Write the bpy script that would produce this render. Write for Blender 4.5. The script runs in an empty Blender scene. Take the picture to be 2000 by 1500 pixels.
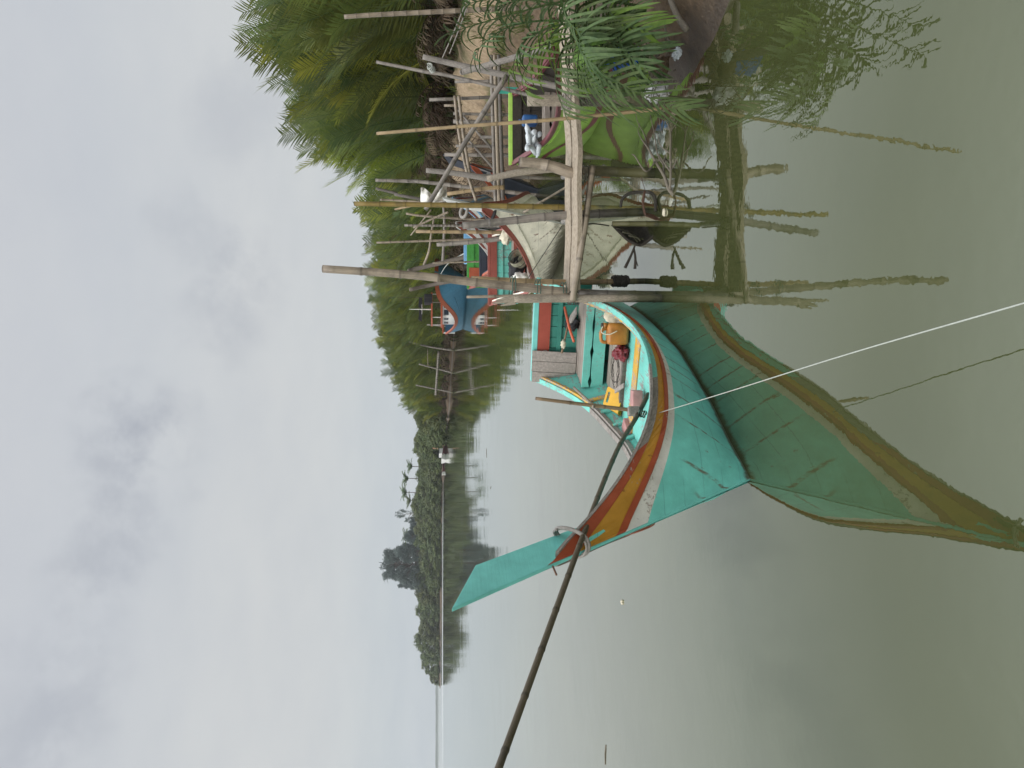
import bpy, math, random
import numpy as np
from mathutils import Vector, Matrix, noise
R = math.radians
rnd = random.Random(7)
S = bpy.context.scene
COL = S.collection

# ------------------------------------------------------------------ camera
HC, PITCH, FPX = 2.6, R(5.6), 1500.0
CP, SP = math.cos(PITCH), math.sin(PITCH)
def ray(x, y):
    xc, yc = (750 - y) / FPX, (1000 - x) / FPX
    return Vector((xc, CP + yc * SP, -SP + yc * CP))
def PZ(x, y, z):
    d = ray(x, y); return Vector((0, 0, HC)) + d * ((z - HC) / d.z)
def PY(x, y, Y):
    d = ray(x, y); return Vector((0, 0, HC)) + d * (Y / d.y)
cam = bpy.data.cameras.new('camera'); co = bpy.data.objects.new('camera', cam); COL.objects.link(co)
cam.sensor_fit = 'HORIZONTAL'; cam.sensor_width = 36; cam.lens = 27
cam.clip_start = .05; cam.clip_end = 20000
U_, R_, F_ = Vector((0, SP, CP)), Vector((1, 0, 0)), Vector((0, CP, -SP))
co.matrix_world = Matrix(((-U_.x, R_.x, -F_.x, 0), (-U_.y, R_.y, -F_.y, 0), (-U_.z, R_.z, -F_.z, HC), (0, 0, 0, 1)))
S.camera = co
S.view_settings.view_transform = 'Standard'; S.view_settings.look = 'None'
S.view_settings.exposure = 0.0; S.view_settings.gamma = 1

# ------------------------------------------------------------------ node helpers
class NT:
    def __init__(s, tree):
        s.t = tree; s.n = tree.nodes; s.l = tree.links
    def new(s, typ, props=None, **ins):
        nd = s.n.new(typ)
        for k, v in (props or {}).items(): setattr(nd, k, v)
        for k, v in ins.items(): s.set(nd, k, v)
        return nd
    def set(s, nd, k, v):
        k = k.replace('_', ' ') if isinstance(k, str) else k
        sock = nd.inputs[k] if not isinstance(k, str) or k in nd.inputs else nd.inputs[int(k.strip()[1:])]
        if isinstance(v, bpy.types.NodeSocket): s.l.new(v, sock)
        elif hasattr(v, 'outputs'): s.l.new(v.outputs[0], sock)
        else: sock.default_value = v if not (isinstance(v, tuple) and len(v) == 3 and sock.type == 'RGBA') else (*v, 1)
    def noise(s, vec, scale, detail=3, rough=.55, out='Fac'):
        nd = s.new('ShaderNodeTexNoise', None, Scale=scale, Detail=detail, Roughness=rough)
        if vec is not None: s.set(nd, 'Vector', vec)
        return nd.outputs['Fac'] if out == 'Fac' else nd.outputs['Color']
    def ramp(s, fac, a, b, c0=(0, 0, 0), c1=(1, 1, 1)):
        nd = s.n.new('ShaderNodeValToRGB'); e = nd.color_ramp.elements
        e[0].position, e[1].position = a, b; e[0].color = (*c0, 1); e[1].color = (*c1, 1)
        s.set(nd, 'Fac', fac); return nd.outputs['Color']
    def mix(s, fac, a, b, mode='MIX'):
        nd = s.n.new('ShaderNodeMix'); nd.data_type = 'RGBA'; nd.blend_type = mode
        for i, v in ((0, fac), (6, a), (7, b)):
            sock = nd.inputs[i]
            if isinstance(v, bpy.types.NodeSocket): s.l.new(v, sock)
            else: sock.default_value = (*v, 1) if isinstance(v, tuple) else v
        return nd.outputs[2]
    def math(s, op, a, b=0.0, c=None, clamp=False):
        nd = s.n.new('ShaderNodeMath'); nd.operation = op; nd.use_clamp = clamp
        for i, v in enumerate((a, b, c)):
            if v is None: continue
            if isinstance(v, bpy.types.NodeSocket): s.l.new(v, nd.inputs[i])
            else: nd.inputs[i].default_value = v
        return nd.outputs[0]
    def vmul(s, vec, xyz):
        nd = s.n.new('ShaderNodeVectorMath'); nd.operation = 'MULTIPLY'
        s.l.new(vec, nd.inputs[0]); nd.inputs[1].default_value = xyz; return nd.outputs[0]
    def sep(s, vec):
        nd = s.n.new('ShaderNodeSeparateXYZ'); s.l.new(vec, nd.inputs[0]); return nd.outputs
    def step(s, v, a, b):
        nd = s.n.new('ShaderNodeMapRange'); nd.interpolation_type = 'SMOOTHSTEP'
        s.l.new(v, nd.inputs[0]); nd.inputs[1].default_value = a; nd.inputs[2].default_value = b
        return nd.outputs[0]
def newmat(name):
    m = bpy.data.materials.new(name); m.use_nodes = True
    t = NT(m.node_tree); bs = t.n['Principled BSDF']
    return m, t, bs
def coord(t, kind='Object'):
    return t.new('ShaderNodeTexCoord').outputs[kind]
def wpos(t):
    return t.new('ShaderNodeNewGeometry').outputs['Position']
def bump(t, bs, h, dist=.01, st=.6):
    b = t.new('ShaderNodeBump', None, Height=h, Distance=dist, Strength=st)
    t.l.new(b.outputs[0], bs.inputs['Normal'])

def m_paint(name, col, wear=.25, woodc=(.23, .2, .17), rust=0.0, rough=.5, grime=0.0, streak=False):
    m, t, bs = newmat(name); o = coord(t)
    n1 = t.noise(o, 5.0, 5, .6); n2 = t.noise(t.vmul(o, (3, 60, 60)), 1.0, 4, .6); n3 = t.noise(o, 22.0, 4, .7)
    c = t.mix(t.ramp(n1, .3, .75), tuple(x * .80 for x in col), tuple(min(1, x * 1.1 + .008) for x in col))
    mk = t.math('ADD', t.math('ADD', t.math('MULTIPLY', n3, .45), t.math('MULTIPLY', n2, .55)), t.math('MULTIPLY', t.math('SUBTRACT', t.noise(o, 2.6, 3, .6), .5), .55))
    w = t.step(mk, .76 - wear * .45, .80 - wear * .45)
    c = t.mix(w, c, t.mix(n2, woodc, tuple(x * 1.5 for x in woodc)))
    d = t.step(t.noise(o, 1.7, 6, .7), .48, .75)
    c = t.mix(t.math('MULTIPLY', d, .34), c, tuple(x * .45 for x in col))
    if rust:
        rn = t.step(t.noise(t.vmul(o, (7, 7, 3)), 1.0, 4, .65), .70 - rust * .1, .78 - rust * .1)
        c = t.mix(t.math('MULTIPLY', rn, .8), c, (.16, .045, .012))
    if streak:   # rust runs below the fastenings
        xs = t.sep(o)
        vo = t.new('ShaderNodeTexVoronoi', {'voronoi_dimensions': '1D'}, Scale=1.0)
        slant = t.math('ADD', t.math('MULTIPLY', xs[0], 2.9), t.math('MULTIPLY', xs[2], .45))
        t.l.new(slant, vo.inputs['W'])
        ln = t.step(vo.outputs['Distance'], .060, .012)
        zz = t.math('ADD', xs[2], t.math('MULTIPLY', t.noise(t.vmul(o, (3, 0, 0)), 1.0, 1), .7))
        band = t.math('MULTIPLY', t.step(zz, .30, .52), t.step(zz, .98, .84))
        mk2 = t.math('MULTIPLY', t.math('MULTIPLY', ln, band), t.step(t.noise(t.vmul(o, (30, 30, 9)), 1.0, 3), .3, .6))
        c = t.mix(t.math('MULTIPLY', mk2, .85), c, (.13, .05, .015))
        # hairline plank seams following the sheer
        sw = t.math('FRACT', t.math('MULTIPLY', t.math('ADD', xs[2], t.math('MULTIPLY', xs[0], -.12)), 5.5))
        sl = t.step(t.math('ABSOLUTE', t.math('SUBTRACT', sw, .5)), .026, .008)
        sl = t.math('MULTIPLY', sl, t.step(t.noise(t.vmul(o, (2, 2, 8)), 1.0, 2), .36, .55))
        c = t.mix(t.math('MULTIPLY', sl, .5), c, tuple(x * .35 for x in col))
    if grime:
        z = t.sep(wpos(t))[2]
        g = t.step(t.math('ADD', z, t.math('MULTIPLY', t.math('SUBTRACT', t.noise(t.vmul(o, (9, 9, 4)), 1.0, 5, .7), .5), grime * 1.6)), grime, grime * .25)
        c = t.mix(t.math('MULTIPLY', g, .92), c, (.085, .075, .04))
    t.set(bs, 'Base Color', c); t.set(bs, 'Roughness', t.mix(w, (rough,) * 3, (.85,) * 3))
    bump(t, bs, t.math('ADD', t.math('MULTIPLY', n3, .5), t.math('ADD', n2, t.math('MULTIPLY', w, -.6))), .004, .5)
    return m
def m_wood(name, c0, c1, algae=0.0, rough=.85, gscale=(25, 25, 1.2), uv=True, crack=.5):
    m, t, bs = newmat(name); o = coord(t, 'UV' if uv else 'Object')
    g = t.noise(t.vmul(o, gscale), 1.0, 5, .65); b = t.noise(coord(t), 3.0, 4, .6)
    f = t.noise(t.vmul(o, tuple(k * 3 for k in gscale)), 1.0, 3, .6)
    c = t.mix(t.ramp(g, .3, .7), c0, c1)
    c = t.mix(t.math('MULTIPLY', t.step(f, .62, .7), crack), c, tuple(x * .3 for x in c0))
    c = t.mix(t.math('MULTIPLY', t.step(b, .5, .7), .45), c, tuple(x * .55 for x in c0))
    if algae:
        z = t.sep(wpos(t))[2]
        k = t.math('ADD', z, t.math('MULTIPLY', t.math('SUBTRACT', t.noise(wpos(t), 6.0, 4, .6), .5), .5))
        c = t.mix(t.math('MULTIPLY', t.step(k, algae, algae * .35), .85), c, (.055, .058, .022))
        c = t.mix(t.math('MULTIPLY', t.step(k, .16, .02), .8), c, (.022, .022, .014))
    t.set(bs, 'Base Color', c); t.set(bs, 'Roughness', rough)
    bump(t, bs, t.math('ADD', g, f), .006, .7)
    return m
def m_bamboo(name, c0, c1, algae=0.0):
    m, t, bs = newmat(name); uv = coord(t, 'UV'); xs = t.sep(uv)
    g = t.noise(t.vmul(uv, (40, .9, 1)), 1.0, 5, .65); b = t.noise(coord(t), 4.0, 4, .65)
    c = t.mix(t.ramp(g, .3, .7), c0, c1)
    c = t.mix(t.math('MULTIPLY', t.step(b, .42, .70), .65), c, tuple(x * .42 for x in c0))
    nd = t.math('ABSOLUTE', t.math('SUBTRACT', t.math('FRACT', t.math('ADD', t.math('DIVIDE', xs[1], .34), .5)), .5))
    c = t.mix(t.math('MULTIPLY', t.step(nd, .045, .012), .55), c, tuple(x * .35 for x in c0))
    if algae:
        z = t.sep(wpos(t))[2]
        k = t.math('ADD', z, t.math('MULTIPLY', t.math('SUBTRACT', t.noise(wpos(t), 7.0, 4, .6), .5), .5))
        c = t.mix(t.math('MULTIPLY', t.step(k, algae, algae * .3), .85), c, (.07, .072, .024))
        c = t.mix(t.math('MULTIPLY', t.step(k, .14, .0), .8), c, (.02, .021, .012))
    t.set(bs, 'Base Color', c); t.set(bs, 'Roughness', .55)
    bump(t, bs, t.math('ADD', g, b), .003, .5)
    return m
def m_plain(name, col, rough=.6, var=.2, scale=8.0, metallic=0.0, bmp=.003, alpha=None, trans=None):
    m, t, bs = newmat(name); o = coord(t); n = t.noise(o, scale, 5, .6)
    t.set(bs, 'Base Color', t.mix(t.ramp(n, .25, .75), tuple(x * (1 - var) for x in col), tuple(min(1, x * (1 + var)) for x in col)))
    t.set(bs, 'Roughness', rough); t.set(bs, 'Metallic', metallic)
    if bmp: bump(t, bs, t.noise(o, scale * 4, 4, .6), bmp, .6)
    if alpha is not None: t.set(bs, 'Alpha', alpha)
    if trans is not None: t.set(bs, 'Transmission Weight', trans)
    return m
def m_leaf(name, c0, c1, scale=.9, trans=.25, rough=.5, orand=.25):
    m, t, bs = newmat(name); o = wpos(t)
    n = t.noise(o, scale, 4, .65); f = t.noise(o, scale * 9, 3, .6)
    c = t.mix(t.ramp(t.math('ADD', t.math('MULTIPLY', n, .6), t.math('MULTIPLY', f, .4)), .32, .68), c0, c1)
    oi = t.new('ShaderNodeObjectInfo').outputs['Random']
    hs = t.new('ShaderNodeHueSaturation', None, Color=c)
    t.l.new(t.math('ADD', t.math('MULTIPLY', oi, orand), 1 - orand / 2), hs.inputs['Value'])
    t.l.new(t.math('ADD', t.math('MULTIPLY', oi, .04), .48), hs.inputs['Hue'])
    t.set(bs, 'Base Color', hs.outputs[0]); t.set(bs, 'Roughness', rough); t.set(bs, 'Specular IOR Level', .22)
    if trans:
        tr = t.new('ShaderNodeBsdfTranslucent'); t.l.new(hs.outputs[0], tr.inputs[0])
        mx = t.new('ShaderNodeMixShader'); mx.inputs[0].default_value = trans
        t.l.new(bs.outputs[0], mx.inputs[1]); t.l.new(tr.outputs[0], mx.inputs[2])
        t.l.new(mx.outputs[0], t.n['Material Output'].inputs[0])
    return m
WOODC = (.23, .2, .17)
M = {}
TQ, YL, RD, WH = (.17, .59, .505), (.60, .30, .025), (.33, .060, .020), (.66, .64, .58)
M['turq'] = m_paint('turquoise paint', TQ, .17, rust=.42, grime=.055, streak=True, rough=.42)
M['turq_prow'] = m_paint('pale turquoise paint', (.165, .545, .49), .04, rough=.4)
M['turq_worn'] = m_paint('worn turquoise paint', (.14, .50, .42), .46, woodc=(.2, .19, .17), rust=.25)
M['turq_dark'] = m_paint('old turquoise paint', (.035, .22, .17), .25, rough=.6)
M['white_band'] = m_paint('white band paint', WH, .36, rust=.7, woodc=(.3, .27, .23))
M['yellow'] = m_paint('ochre yellow paint', (.46, .22, .018), .28, rust=.6)
M['yellow_worn'] = m_paint('worn yellow paint', (.58, .33, .03), .62, rust=.3)
M['red'] = m_paint('brick red paint', RD, .28)
M['red_panel'] = m_paint('red panel paint', (.30, .052, .028), .06, rough=.7)
M['grey_wood'] = m_wood('weathered grey wood', (.14, .125, .11), (.31, .28, .245))
M['grey_plank'] = m_wood('weathered grey planks', (.20, .175, .155), (.34, .30, .265), uv=False, gscale=(1.5, 28, 28))
M['floor_plank'] = m_wood('brown floor planks', (.19, .16, .135), (.34, .295, .25), uv=False, gscale=(26, 1.5, 26))
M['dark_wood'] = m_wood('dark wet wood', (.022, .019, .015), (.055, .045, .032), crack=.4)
M['post_wood'] = m_wood('pale split timber', (.17, .14, .105), (.39, .335, .26), algae=.6)
M['beam_wood'] = m_wood('bleached beam timber', (.18, .142, .10), (.40, .335, .25))
M['stake_dark'] = m_wood('dark stake bark', (.075, .065, .055), (.17, .15, .13), algae=.5)
M['b_pale'] = m_bamboo('pale dry bamboo', (.15, .118, .083), (.37, .305, .225), .62)
M['b_grey'] = m_bamboo('grey dry bamboo', (.12, .105, .088), (.30, .265, .225), .62)
M['b_tan'] = m_bamboo('tan bamboo', (.21, .142, .07), (.42, .31, .17), .45)
M['b_green'] = m_bamboo('yellow green bamboo', (.12, .09, .018), (.26, .17, .035), .35)
M['b_brown'] = m_bamboo('brown bamboo', (.13, .085, .045), (.25, .165, .09))
M['b_dark'] = m_bamboo('smoked dark bamboo', (.05, .042, .028), (.13, .10, .06))
M['rope'] = m_plain('grey rope', (.25, .23, .205), .9, .3, 60, bmp=.004)
M['rope_w'] = m_plain('white nylon rope', (.33, .345, .31), .7, .2, 60, bmp=.003)
M['rope_d'] = m_plain('dark rope', (.045, .04, .032), .9, .4, 60, bmp=.004)
M['rope_g'] = m_plain('green twine', (.05, .10, .075), .8, .3, 60)
M['black'] = m_plain('black net cloth', (.018, .018, .02), .9, .4, 40, bmp=.01)
M['orange_can'] = m_plain('amber plastic can', (.34, .135, .02), .45, .4, 7)
M['red_can'] = m_plain('dark red plastic', (.15, .010, .016), .45, .4, 9)
M['yellow_pl'] = m_paint('scuffed yellow plastic', (.70, .38, .02), .12, woodc=(.08, .06, .03), rough=.4)
M['foam'] = m_plain('faded pink foam', (.36, .19, .175), .85, .3, 8)
M['cream'] = m_plain('cream sack', (.55, .50, .38), .9, .2, 12)
M['white_cl'] = m_plain('white cloth', (.68, .66, .60), .9, .12, 12)
M['blue_pl'] = m_plain('blue plastic', (.02, .085, .23), .4, .3, 12)
M['blue_bag'] = m_plain('blue plastic bag', (.010, .075, .34), .3, .4, 14, bmp=.02)
M['clear_pl'] = m_plain('cloudy clear plastic', (.50, .54, .56), .25, .2, 14)
M['foil'] = m_plain('silvery wrapper', (.62, .62, .62), .3, .35, 10, bmp=.02)
M['handle_red'] = m_plain('orange red handle', (.48, .085, .03), .4, .1)
M['tyre'] = m_plain('black rubber', (.02, .02, .022), .7, .3)
M['metal'] = m_plain('rusty iron', (.12, .06, .035), .7, .4)
# other boats
M['lime'] = m_paint('lime green paint', (.215, .37, .05), .14, rough=.4)
M['lime_pale'] = m_paint('pale lime paint', (.42, .68, .12), .04, rough=.4)
M['maroon'] = m_paint('maroon paint', (.14, .035, .04), .12)
M['teal'] = m_paint('teal paint', (.03, .33, .26), .06)
M['white_hull'] = m_paint('stained white paint', (.84, .79, .66), .25, woodc=(.28, .20, .10), rust=.9, grime=.42, streak=True)
M['white_paint'] = m_paint('white paint', (.70, .70, .67), .10)
M['rust_red'] = m_paint('faded red paint', (.27, .07, .05), .25)
M['navy'] = m_paint('slate navy paint', (.035, .042, .062), .10)
M['green_p'] = m_paint('grass green paint', (.06, .29, .05), .12)
M['orange_p'] = m_paint('orange red paint', (.38, .085, .035), .1)
M['sky_p'] = m_paint('light blue paint', (.22, .47, .72), .12)
M['pink_p'] = m_paint('salmon paint', (.52, .26, .17), .15)
M['grey_p'] = m_paint('grey paint', (.36, .37, .38), .1)
M['blue_h'] = m_paint('sea blue paint', (.055, .20, .33), .10, rough=.45)
M['blue_d'] = m_paint('dark blue paint', (.03, .10, .17), .1)
M['glass'] = m_plain('dark window glass', (.02, .024, .03), .1, .1, bmp=0)
# leaves
M['nipa'] = m_leaf('nipa leaf', (.064, .096, .022), (.185, .212, .052), .7, .35)
M['nipa_y'] = m_leaf('yellow green nipa leaf', (.14, .175, .022), (.32, .33, .05), .7, .35)
M['nipa_d'] = m_leaf('deep green nipa leaf', (.044, .076, .026), (.125, .162, .055), .7, .35)
M['dead'] = m_leaf('dead brown leaf', (.042, .030, .020), (.120, .088, .056), 1.5, .1, .9)
M['frond_near'] = m_leaf('near frond leaf', (.022, .048, .013), (.092, .138, .045), 2.5, .15, .5, .1)
M['frond_lime'] = m_leaf('fresh frond leaf', (.058, .112, .016), (.150, .225, .040), 2.5, .25, .4, .1)
M['mangrove'] = m_leaf('mangrove leaf', (.055, .080, .032), (.135, .160, .068), .25, .3)
M['mangrove_l'] = m_leaf('light mangrove leaf', (.066, .092, .032), (.160, .182, .070), .25, .3)
M['casu'] = m_leaf('casuarina needle', (.075, .10, .095), (.15, .185, .165), .15, .35)
M['grass'] = m_leaf('bank grass', (.05, .075, .02), (.15, .17, .05), 1.2)
M['bark'] = m_wood('tree bark', (.08, .065, .05), (.17, .14, .115))

# ------------------------------------------------------------------ mesh builder
class MB:
    def __init__(s): s.v = []; s.f = []; s.m = []; s.uv = []; s.ms = []
    def mi(s, mat):
        if mat not in s.ms: s.ms.append(mat)
        return s.ms.index(mat)
    def face(s, idx, mat, uv=None):
        s.f.append(tuple(idx)); s.m.append(s.mi(mat)); s.uv.append(uv or [(0, 0)] * len(idx))
    def add(s, p): s.v.append(tuple(p)); return len(s.v) - 1
    def box(s, size, mat, mtx=Matrix(), bev=0.0):
        x, y, z = (k / 2 for k in size); ax = max(range(3), key=lambda i: size[i])
        P = [Vector((a * x, b * y, c * z)) for a in (-1, 1) for b in (-1, 1) for c in (-1, 1)]
        if bev:
            bm_faces = None
        i0 = len(s.v); s.v += [tuple(mtx @ p) for p in P]
        o = random.random() * 9
        for q in ((0, 1, 3, 2), (4, 6, 7, 5), (0, 4, 5, 1), (2, 3, 7, 6), (0, 2, 6, 4), (1, 5, 7, 3)):
            oth = [i for i in range(3) if i != ax]
            s.face([i0 + k for k in q], mat, [(P[k][oth[0]] + P[k][oth[1]] + o, P[k][ax]) for k in q])
    def tube(s, pts, rad, mat, seg=8, nodes=0.0, cap=True, hollow=False):
        pts = [Vector(p) for p in pts]
        if not isinstance(rad, (list, tuple)): rad = [rad] * len(pts)
        L = [0.0]
        for a, b in zip(pts, pts[1:]): L.append(L[-1] + (b - a).length)
        st = [(l, p, r) for l, p, r in zip(L, pts, rad)]
        if nodes:
            def at(l):
                for k in range(len(L) - 1):
                    if l <= L[k + 1] + 1e-9:
                        f = (l - L[k]) / max(1e-9, L[k + 1] - L[k]); return pts[k].lerp(pts[k + 1], f), rad[k] + (rad[k + 1] - rad[k]) * f
                return pts[-1], rad[-1]
            ex = []
            k = nodes
            while k < L[-1] - nodes * .3:
                for dl, rr in ((-nodes * .07, .99), (0, 1.12), (nodes * .05, .97)):
                    p, r = at(k + dl); ex.append((k + dl, p, r * rr))
                k += nodes
            st = sorted(st + ex, key=lambda q: q[0])
        nrm = None; rings = []
        for i, (l, p, r) in enumerate(st):
            a = st[max(0, i - 1)][1]; b = st[min(len(st) - 1, i + 1)][1]; d = (b - a)
            if d.length < 1e-9: d = Vector((0, 0, 1))
            d.normalize()
            if nrm is None: nrm = d.orthogonal().normalized()
            nrm = (nrm - d * nrm.dot(d)); nrm = nrm.normalized() if nrm.length > 1e-6 else d.orthogonal().normalized()
            bi = d.cross(nrm)
            rings.append([s.add(p + (nrm * math.cos(2 * math.pi * k / seg) + bi * math.sin(2 * math.pi * k / seg)) * r) for k in range(seg)])
        sc = .34 / nodes if nodes else 1
        o = random.random() * 9 if not nodes else 0
        for i in range(len(st) - 1):
            for k in range(seg):
                k2 = (k + 1) % seg
                s.face((rings[i][k], rings[i][k2], rings[i + 1][k2], rings[i + 1][k]), mat,
                       [((k) / seg + o, st[i][0] * sc), ((k + 1) / seg + o, st[i][0] * sc), ((k + 1) / seg + o, st[i + 1][0] * sc), (k / seg + o, st[i + 1][0] * sc)])
        if cap:
            s.face(rings[0][::-1], mat); s.face(rings[-1], mat)
    def prism(s, poly, th, mat, mtx=Matrix()):
        n = len(poly); i0 = len(s.v)
        for z in (-th / 2, th / 2): s.v += [tuple(mtx @ Vector((p[0], p[1], z))) for p in poly]
        s.face([i0 + n - 1 - k for k in range(n)], mat, [(poly[n - 1 - k][0], poly[n - 1 - k][1]) for k in range(n)])
        s.face([i0 + n + k for k in range(n)], mat, [(p[0], p[1]) for p in poly])
        for k in range(n):
            k2 = (k + 1) % n; s.face((i0 + k, i0 + k2, i0 + n + k2, i0 + n + k), mat, [(0, poly[k][0]), (0, poly[k2][0]), (.05, poly[k2][0]), (.05, poly[k][0])])
    def build(s, name, parent=None, smooth=False, bevel=0.0, loc=None):
        me = bpy.data.meshes.new(name); me.from_pydata(s.v, [], s.f)
        for m in s.ms: me.materials.append(M[m] if isinstance(m, str) else m)
        me.polygons.foreach_set('material_index', s.m)
        ul = me.uv_layers.new(name='UVMap'); flat = [c for fu in s.uv for p in fu for c in p]; ul.data.foreach_set('uv', flat)
        if smooth: me.polygons.foreach_set('use_smooth', [True] * len(s.f))
        me.update()
        o = bpy.data.objects.new(name, me); COL.objects.link(o)
        if parent is not None: o.parent = parent
        if bevel:
            b = o.modifiers.new('bevel', 'BEVEL'); b.width = bevel; b.segments = 2; b.limit_method = 'ANGLE'
        return o
def tag(o, label=None, cat=None, group=None, kind=None):
    for k, v in (('label', label), ('category', cat), ('group', group), ('kind', kind)):
        if v: o[k] = v
    return o
def thing(name, label, cat, loc=(0, 0, 0), rz=0.0, group=None):
    o = bpy.data.objects.new(name, None); COL.objects.link(o); o.location = loc; o.rotation_euler = (0, 0, rz)
    o.empty_display_size = .2
    return tag(o, label, cat, group)
def recentre(o, base):
    base = Vector(base); o.data.transform(Matrix.Translation(-base)); o.location = base; return o
def lerp(a, b, t): return a + (b - a) * t
def tab(t, x):
    if x <= t[0][0]: return t[0][1]
    for (a, va), (b, vb) in zip(t, t[1:]):
        if x <= b: return va + (vb - va) * (x - a) / (b - a)
    return t[-1][1]
def spline(t):
    xk = np.array([a for a, _ in t], float); yk = np.array([b for _, b in t], float); n = len(t); hh = np.diff(xk)
    A = np.eye(n); B = np.zeros(n)
    for i in range(1, n - 1):
        A[i, i - 1] = hh[i - 1]; A[i, i] = 2 * (hh[i - 1] + hh[i]); A[i, i + 1] = hh[i]
        B[i] = 6 * ((yk[i + 1] - yk[i]) / hh[i] - (yk[i] - yk[i - 1]) / hh[i - 1])
    m = np.linalg.solve(A, B)
    def f(x):
        x = min(max(x, xk[0]), xk[-1]); i = min(max(int(np.searchsorted(xk, x)) - 1, 0), n - 2)
        a = (xk[i + 1] - x) / hh[i]; b = (x - xk[i]) / hh[i]
        return float(a * yk[i] + b * yk[i + 1] + ((a ** 3 - a) * m[i] + (b ** 3 - b) * m[i + 1]) * hh[i] ** 2 / 6)
    return f
# ------------------------------------------------------------------ sky and light
SUN_EL, SUN_AZ = R(46), R(214)
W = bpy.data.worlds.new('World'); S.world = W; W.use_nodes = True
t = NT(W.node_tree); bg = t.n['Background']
sky = t.new('ShaderNodeTexSky', {'sky_type': 'NISHITA', 'sun_disc': False, 'sun_elevation': SUN_EL, 'sun_rotation': SUN_AZ, 'dust_density': 4.0})
d = coord(t, 'Generated'); xyz = t.sep(d)
zc = t.math('ADD', t.math('MAXIMUM', xyz[2], 0.0), .22)
pl = t.new('ShaderNodeCombineXYZ'); t.l.new(t.math('DIVIDE', xyz[0], zc), pl.inputs[0]); t.l.new(t.math('DIVIDE', xyz[1], zc), pl.inputs[1])
n1 = t.noise(pl.outputs[0], 1.3, 6, .55); n2 = t.noise(pl.outputs[0], 4.0, 5, .6)
wisp = t.math('ADD', t.math('MULTIPLY', n1, .65), t.math('MULTIPLY', n2, .35))
up = t.step(xyz[2], -.02, .55)
base = t.mix(up, (.545, .622, .655), (.585, .612, .655))
warm = t.step(xyz[2], .04, .16); warm = t.math('MULTIPLY', warm, t.step(xyz[2], .42, .2))
base = t.mix(t.math('MULTIPLY', warm, .6), base, (.69, .688, .66))
cloud = t.mix(t.ramp(wisp, .38, .62), tuple(k * .955 for k in (.62, .64, .68)), (.70, .708, .715))
c = t.mix(.45, base, cloud)
dark = None
warp = t.noise(d, 5.0, 6, .62, 'Color'); wv = t.new('ShaderNodeVectorMath'); wv.operation = 'MULTIPLY_ADD'
t.l.new(warp, wv.inputs[0]); wv.inputs[1].default_value = (.22, .22, .13); t.l.new(d, wv.inputs[2])
for (x, y, r, a) in ((265, 870, .100, 1.0), (225, 1010, .075, .7), (215, 760, .06, .6), (185, 1130, .08, .65), (160, 1260, .08, .5), (130, 1400, .10, .55), (330, 930, .06, .5), (420, 610, .085, .55), (470, 520, .075, .6), (440, 680, .06, .35), (500, 210, .10, .35), (380, 460, .06, .35), (60, 1490, .12, .4)):
    v = ray(x, y).normalized() + Vector((.11, .11, .065))
    ds = t.new('ShaderNodeVectorMath'); ds.operation = 'DISTANCE'; t.l.new(wv.outputs[0], ds.inputs[0]); ds.inputs[1].default_value = v
    k = t.math('MULTIPLY', t.step(ds.outputs['Value'], r * .92, r * .2), a)
    dark = k if dark is None else t.math('MAXIMUM', dark, k)
dark = t.math('MULTIPLY', dark, t.step(t.noise(d, 9.0, 7, .62), .34, .60))
c = t.mix(t.math('MULTIPLY', dark, .80), c, (.41, .435, .49))
nis = t.new('ShaderNodeVectorMath'); nis.operation = 'SCALE'; t.l.new(sky.outputs[0], nis.inputs[0]); nis.inputs['Scale'].default_value = .10
zen = t.math('ADD', 1.0, t.math('MULTIPLY', t.step(xyz[2], .50, .82), 3.0))      # overcast brightest overhead, boosted above the view to light the scene
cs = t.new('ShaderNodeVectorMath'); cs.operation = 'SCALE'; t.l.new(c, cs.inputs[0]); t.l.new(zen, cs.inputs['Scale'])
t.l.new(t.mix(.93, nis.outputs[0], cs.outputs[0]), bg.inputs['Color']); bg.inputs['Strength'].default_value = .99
sun = bpy.data.lights.new('sun', 'SUN'); sun.energy = 1.5; sun.angle = R(14); sun.color = (1, .96, .9)
so = bpy.data.objects.new('sun', sun); COL.objects.link(so)
sd = Vector((math.sin(SUN_AZ) * math.cos(SUN_EL), math.cos(SUN_AZ) * math.cos(SUN_EL), math.sin(SUN_EL)))
so.rotation_euler = sd.to_track_quat('Z', 'Y').to_euler()

# ------------------------------------------------------------------ water
m, t, bs = newmat('river water'); M['water'] = m
p = wpos(t); xyz = t.sep(p)
far = t.step(xyz[1], 8, 70)
murk = t.noise(p, .16, 4, .6)
col = t.mix(t.ramp(murk, .35, .65), (.034, .041, .013), (.052, .059, .021))
b1 = t.noise(t.vmul(p, (1, .9, 1)), .55, 2, .5); b2 = t.noise(p, 2.6, 2, .5); b3 = t.noise(p, 11.0, 2, .55)
h = t.math('ADD', t.math('MULTIPLY', b1, .030), t.math('ADD', t.math('MULTIPLY', b2, .0060), t.math('MULTIPLY', b3, .0022)))
calm = t.math('ADD', .35, t.math('MULTIPLY', t.step(t.noise(p, .10, 3, .6), .35, .7), .9))
bp = t.new('ShaderNodeBump', None, Height=t.math('MULTIPLY', h, calm), Distance=1.0, Strength=.30)
df = t.new('ShaderNodeBsdfDiffuse', None, Color=col); t.l.new(bp.outputs[0], df.inputs['Normal'])
gl = t.new('ShaderNodeBsdfGlossy', None, Color=(.97, .98, 1.0), Roughness=.015); t.l.new(bp.outputs[0], gl.inputs['Normal'])
ruff = t.math('MULTIPLY', t.step(xyz[1], 200, 330), t.step(t.noise(t.vmul(p, (.004, .02, 1)), 1.0, 3), .45, .6))
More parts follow.
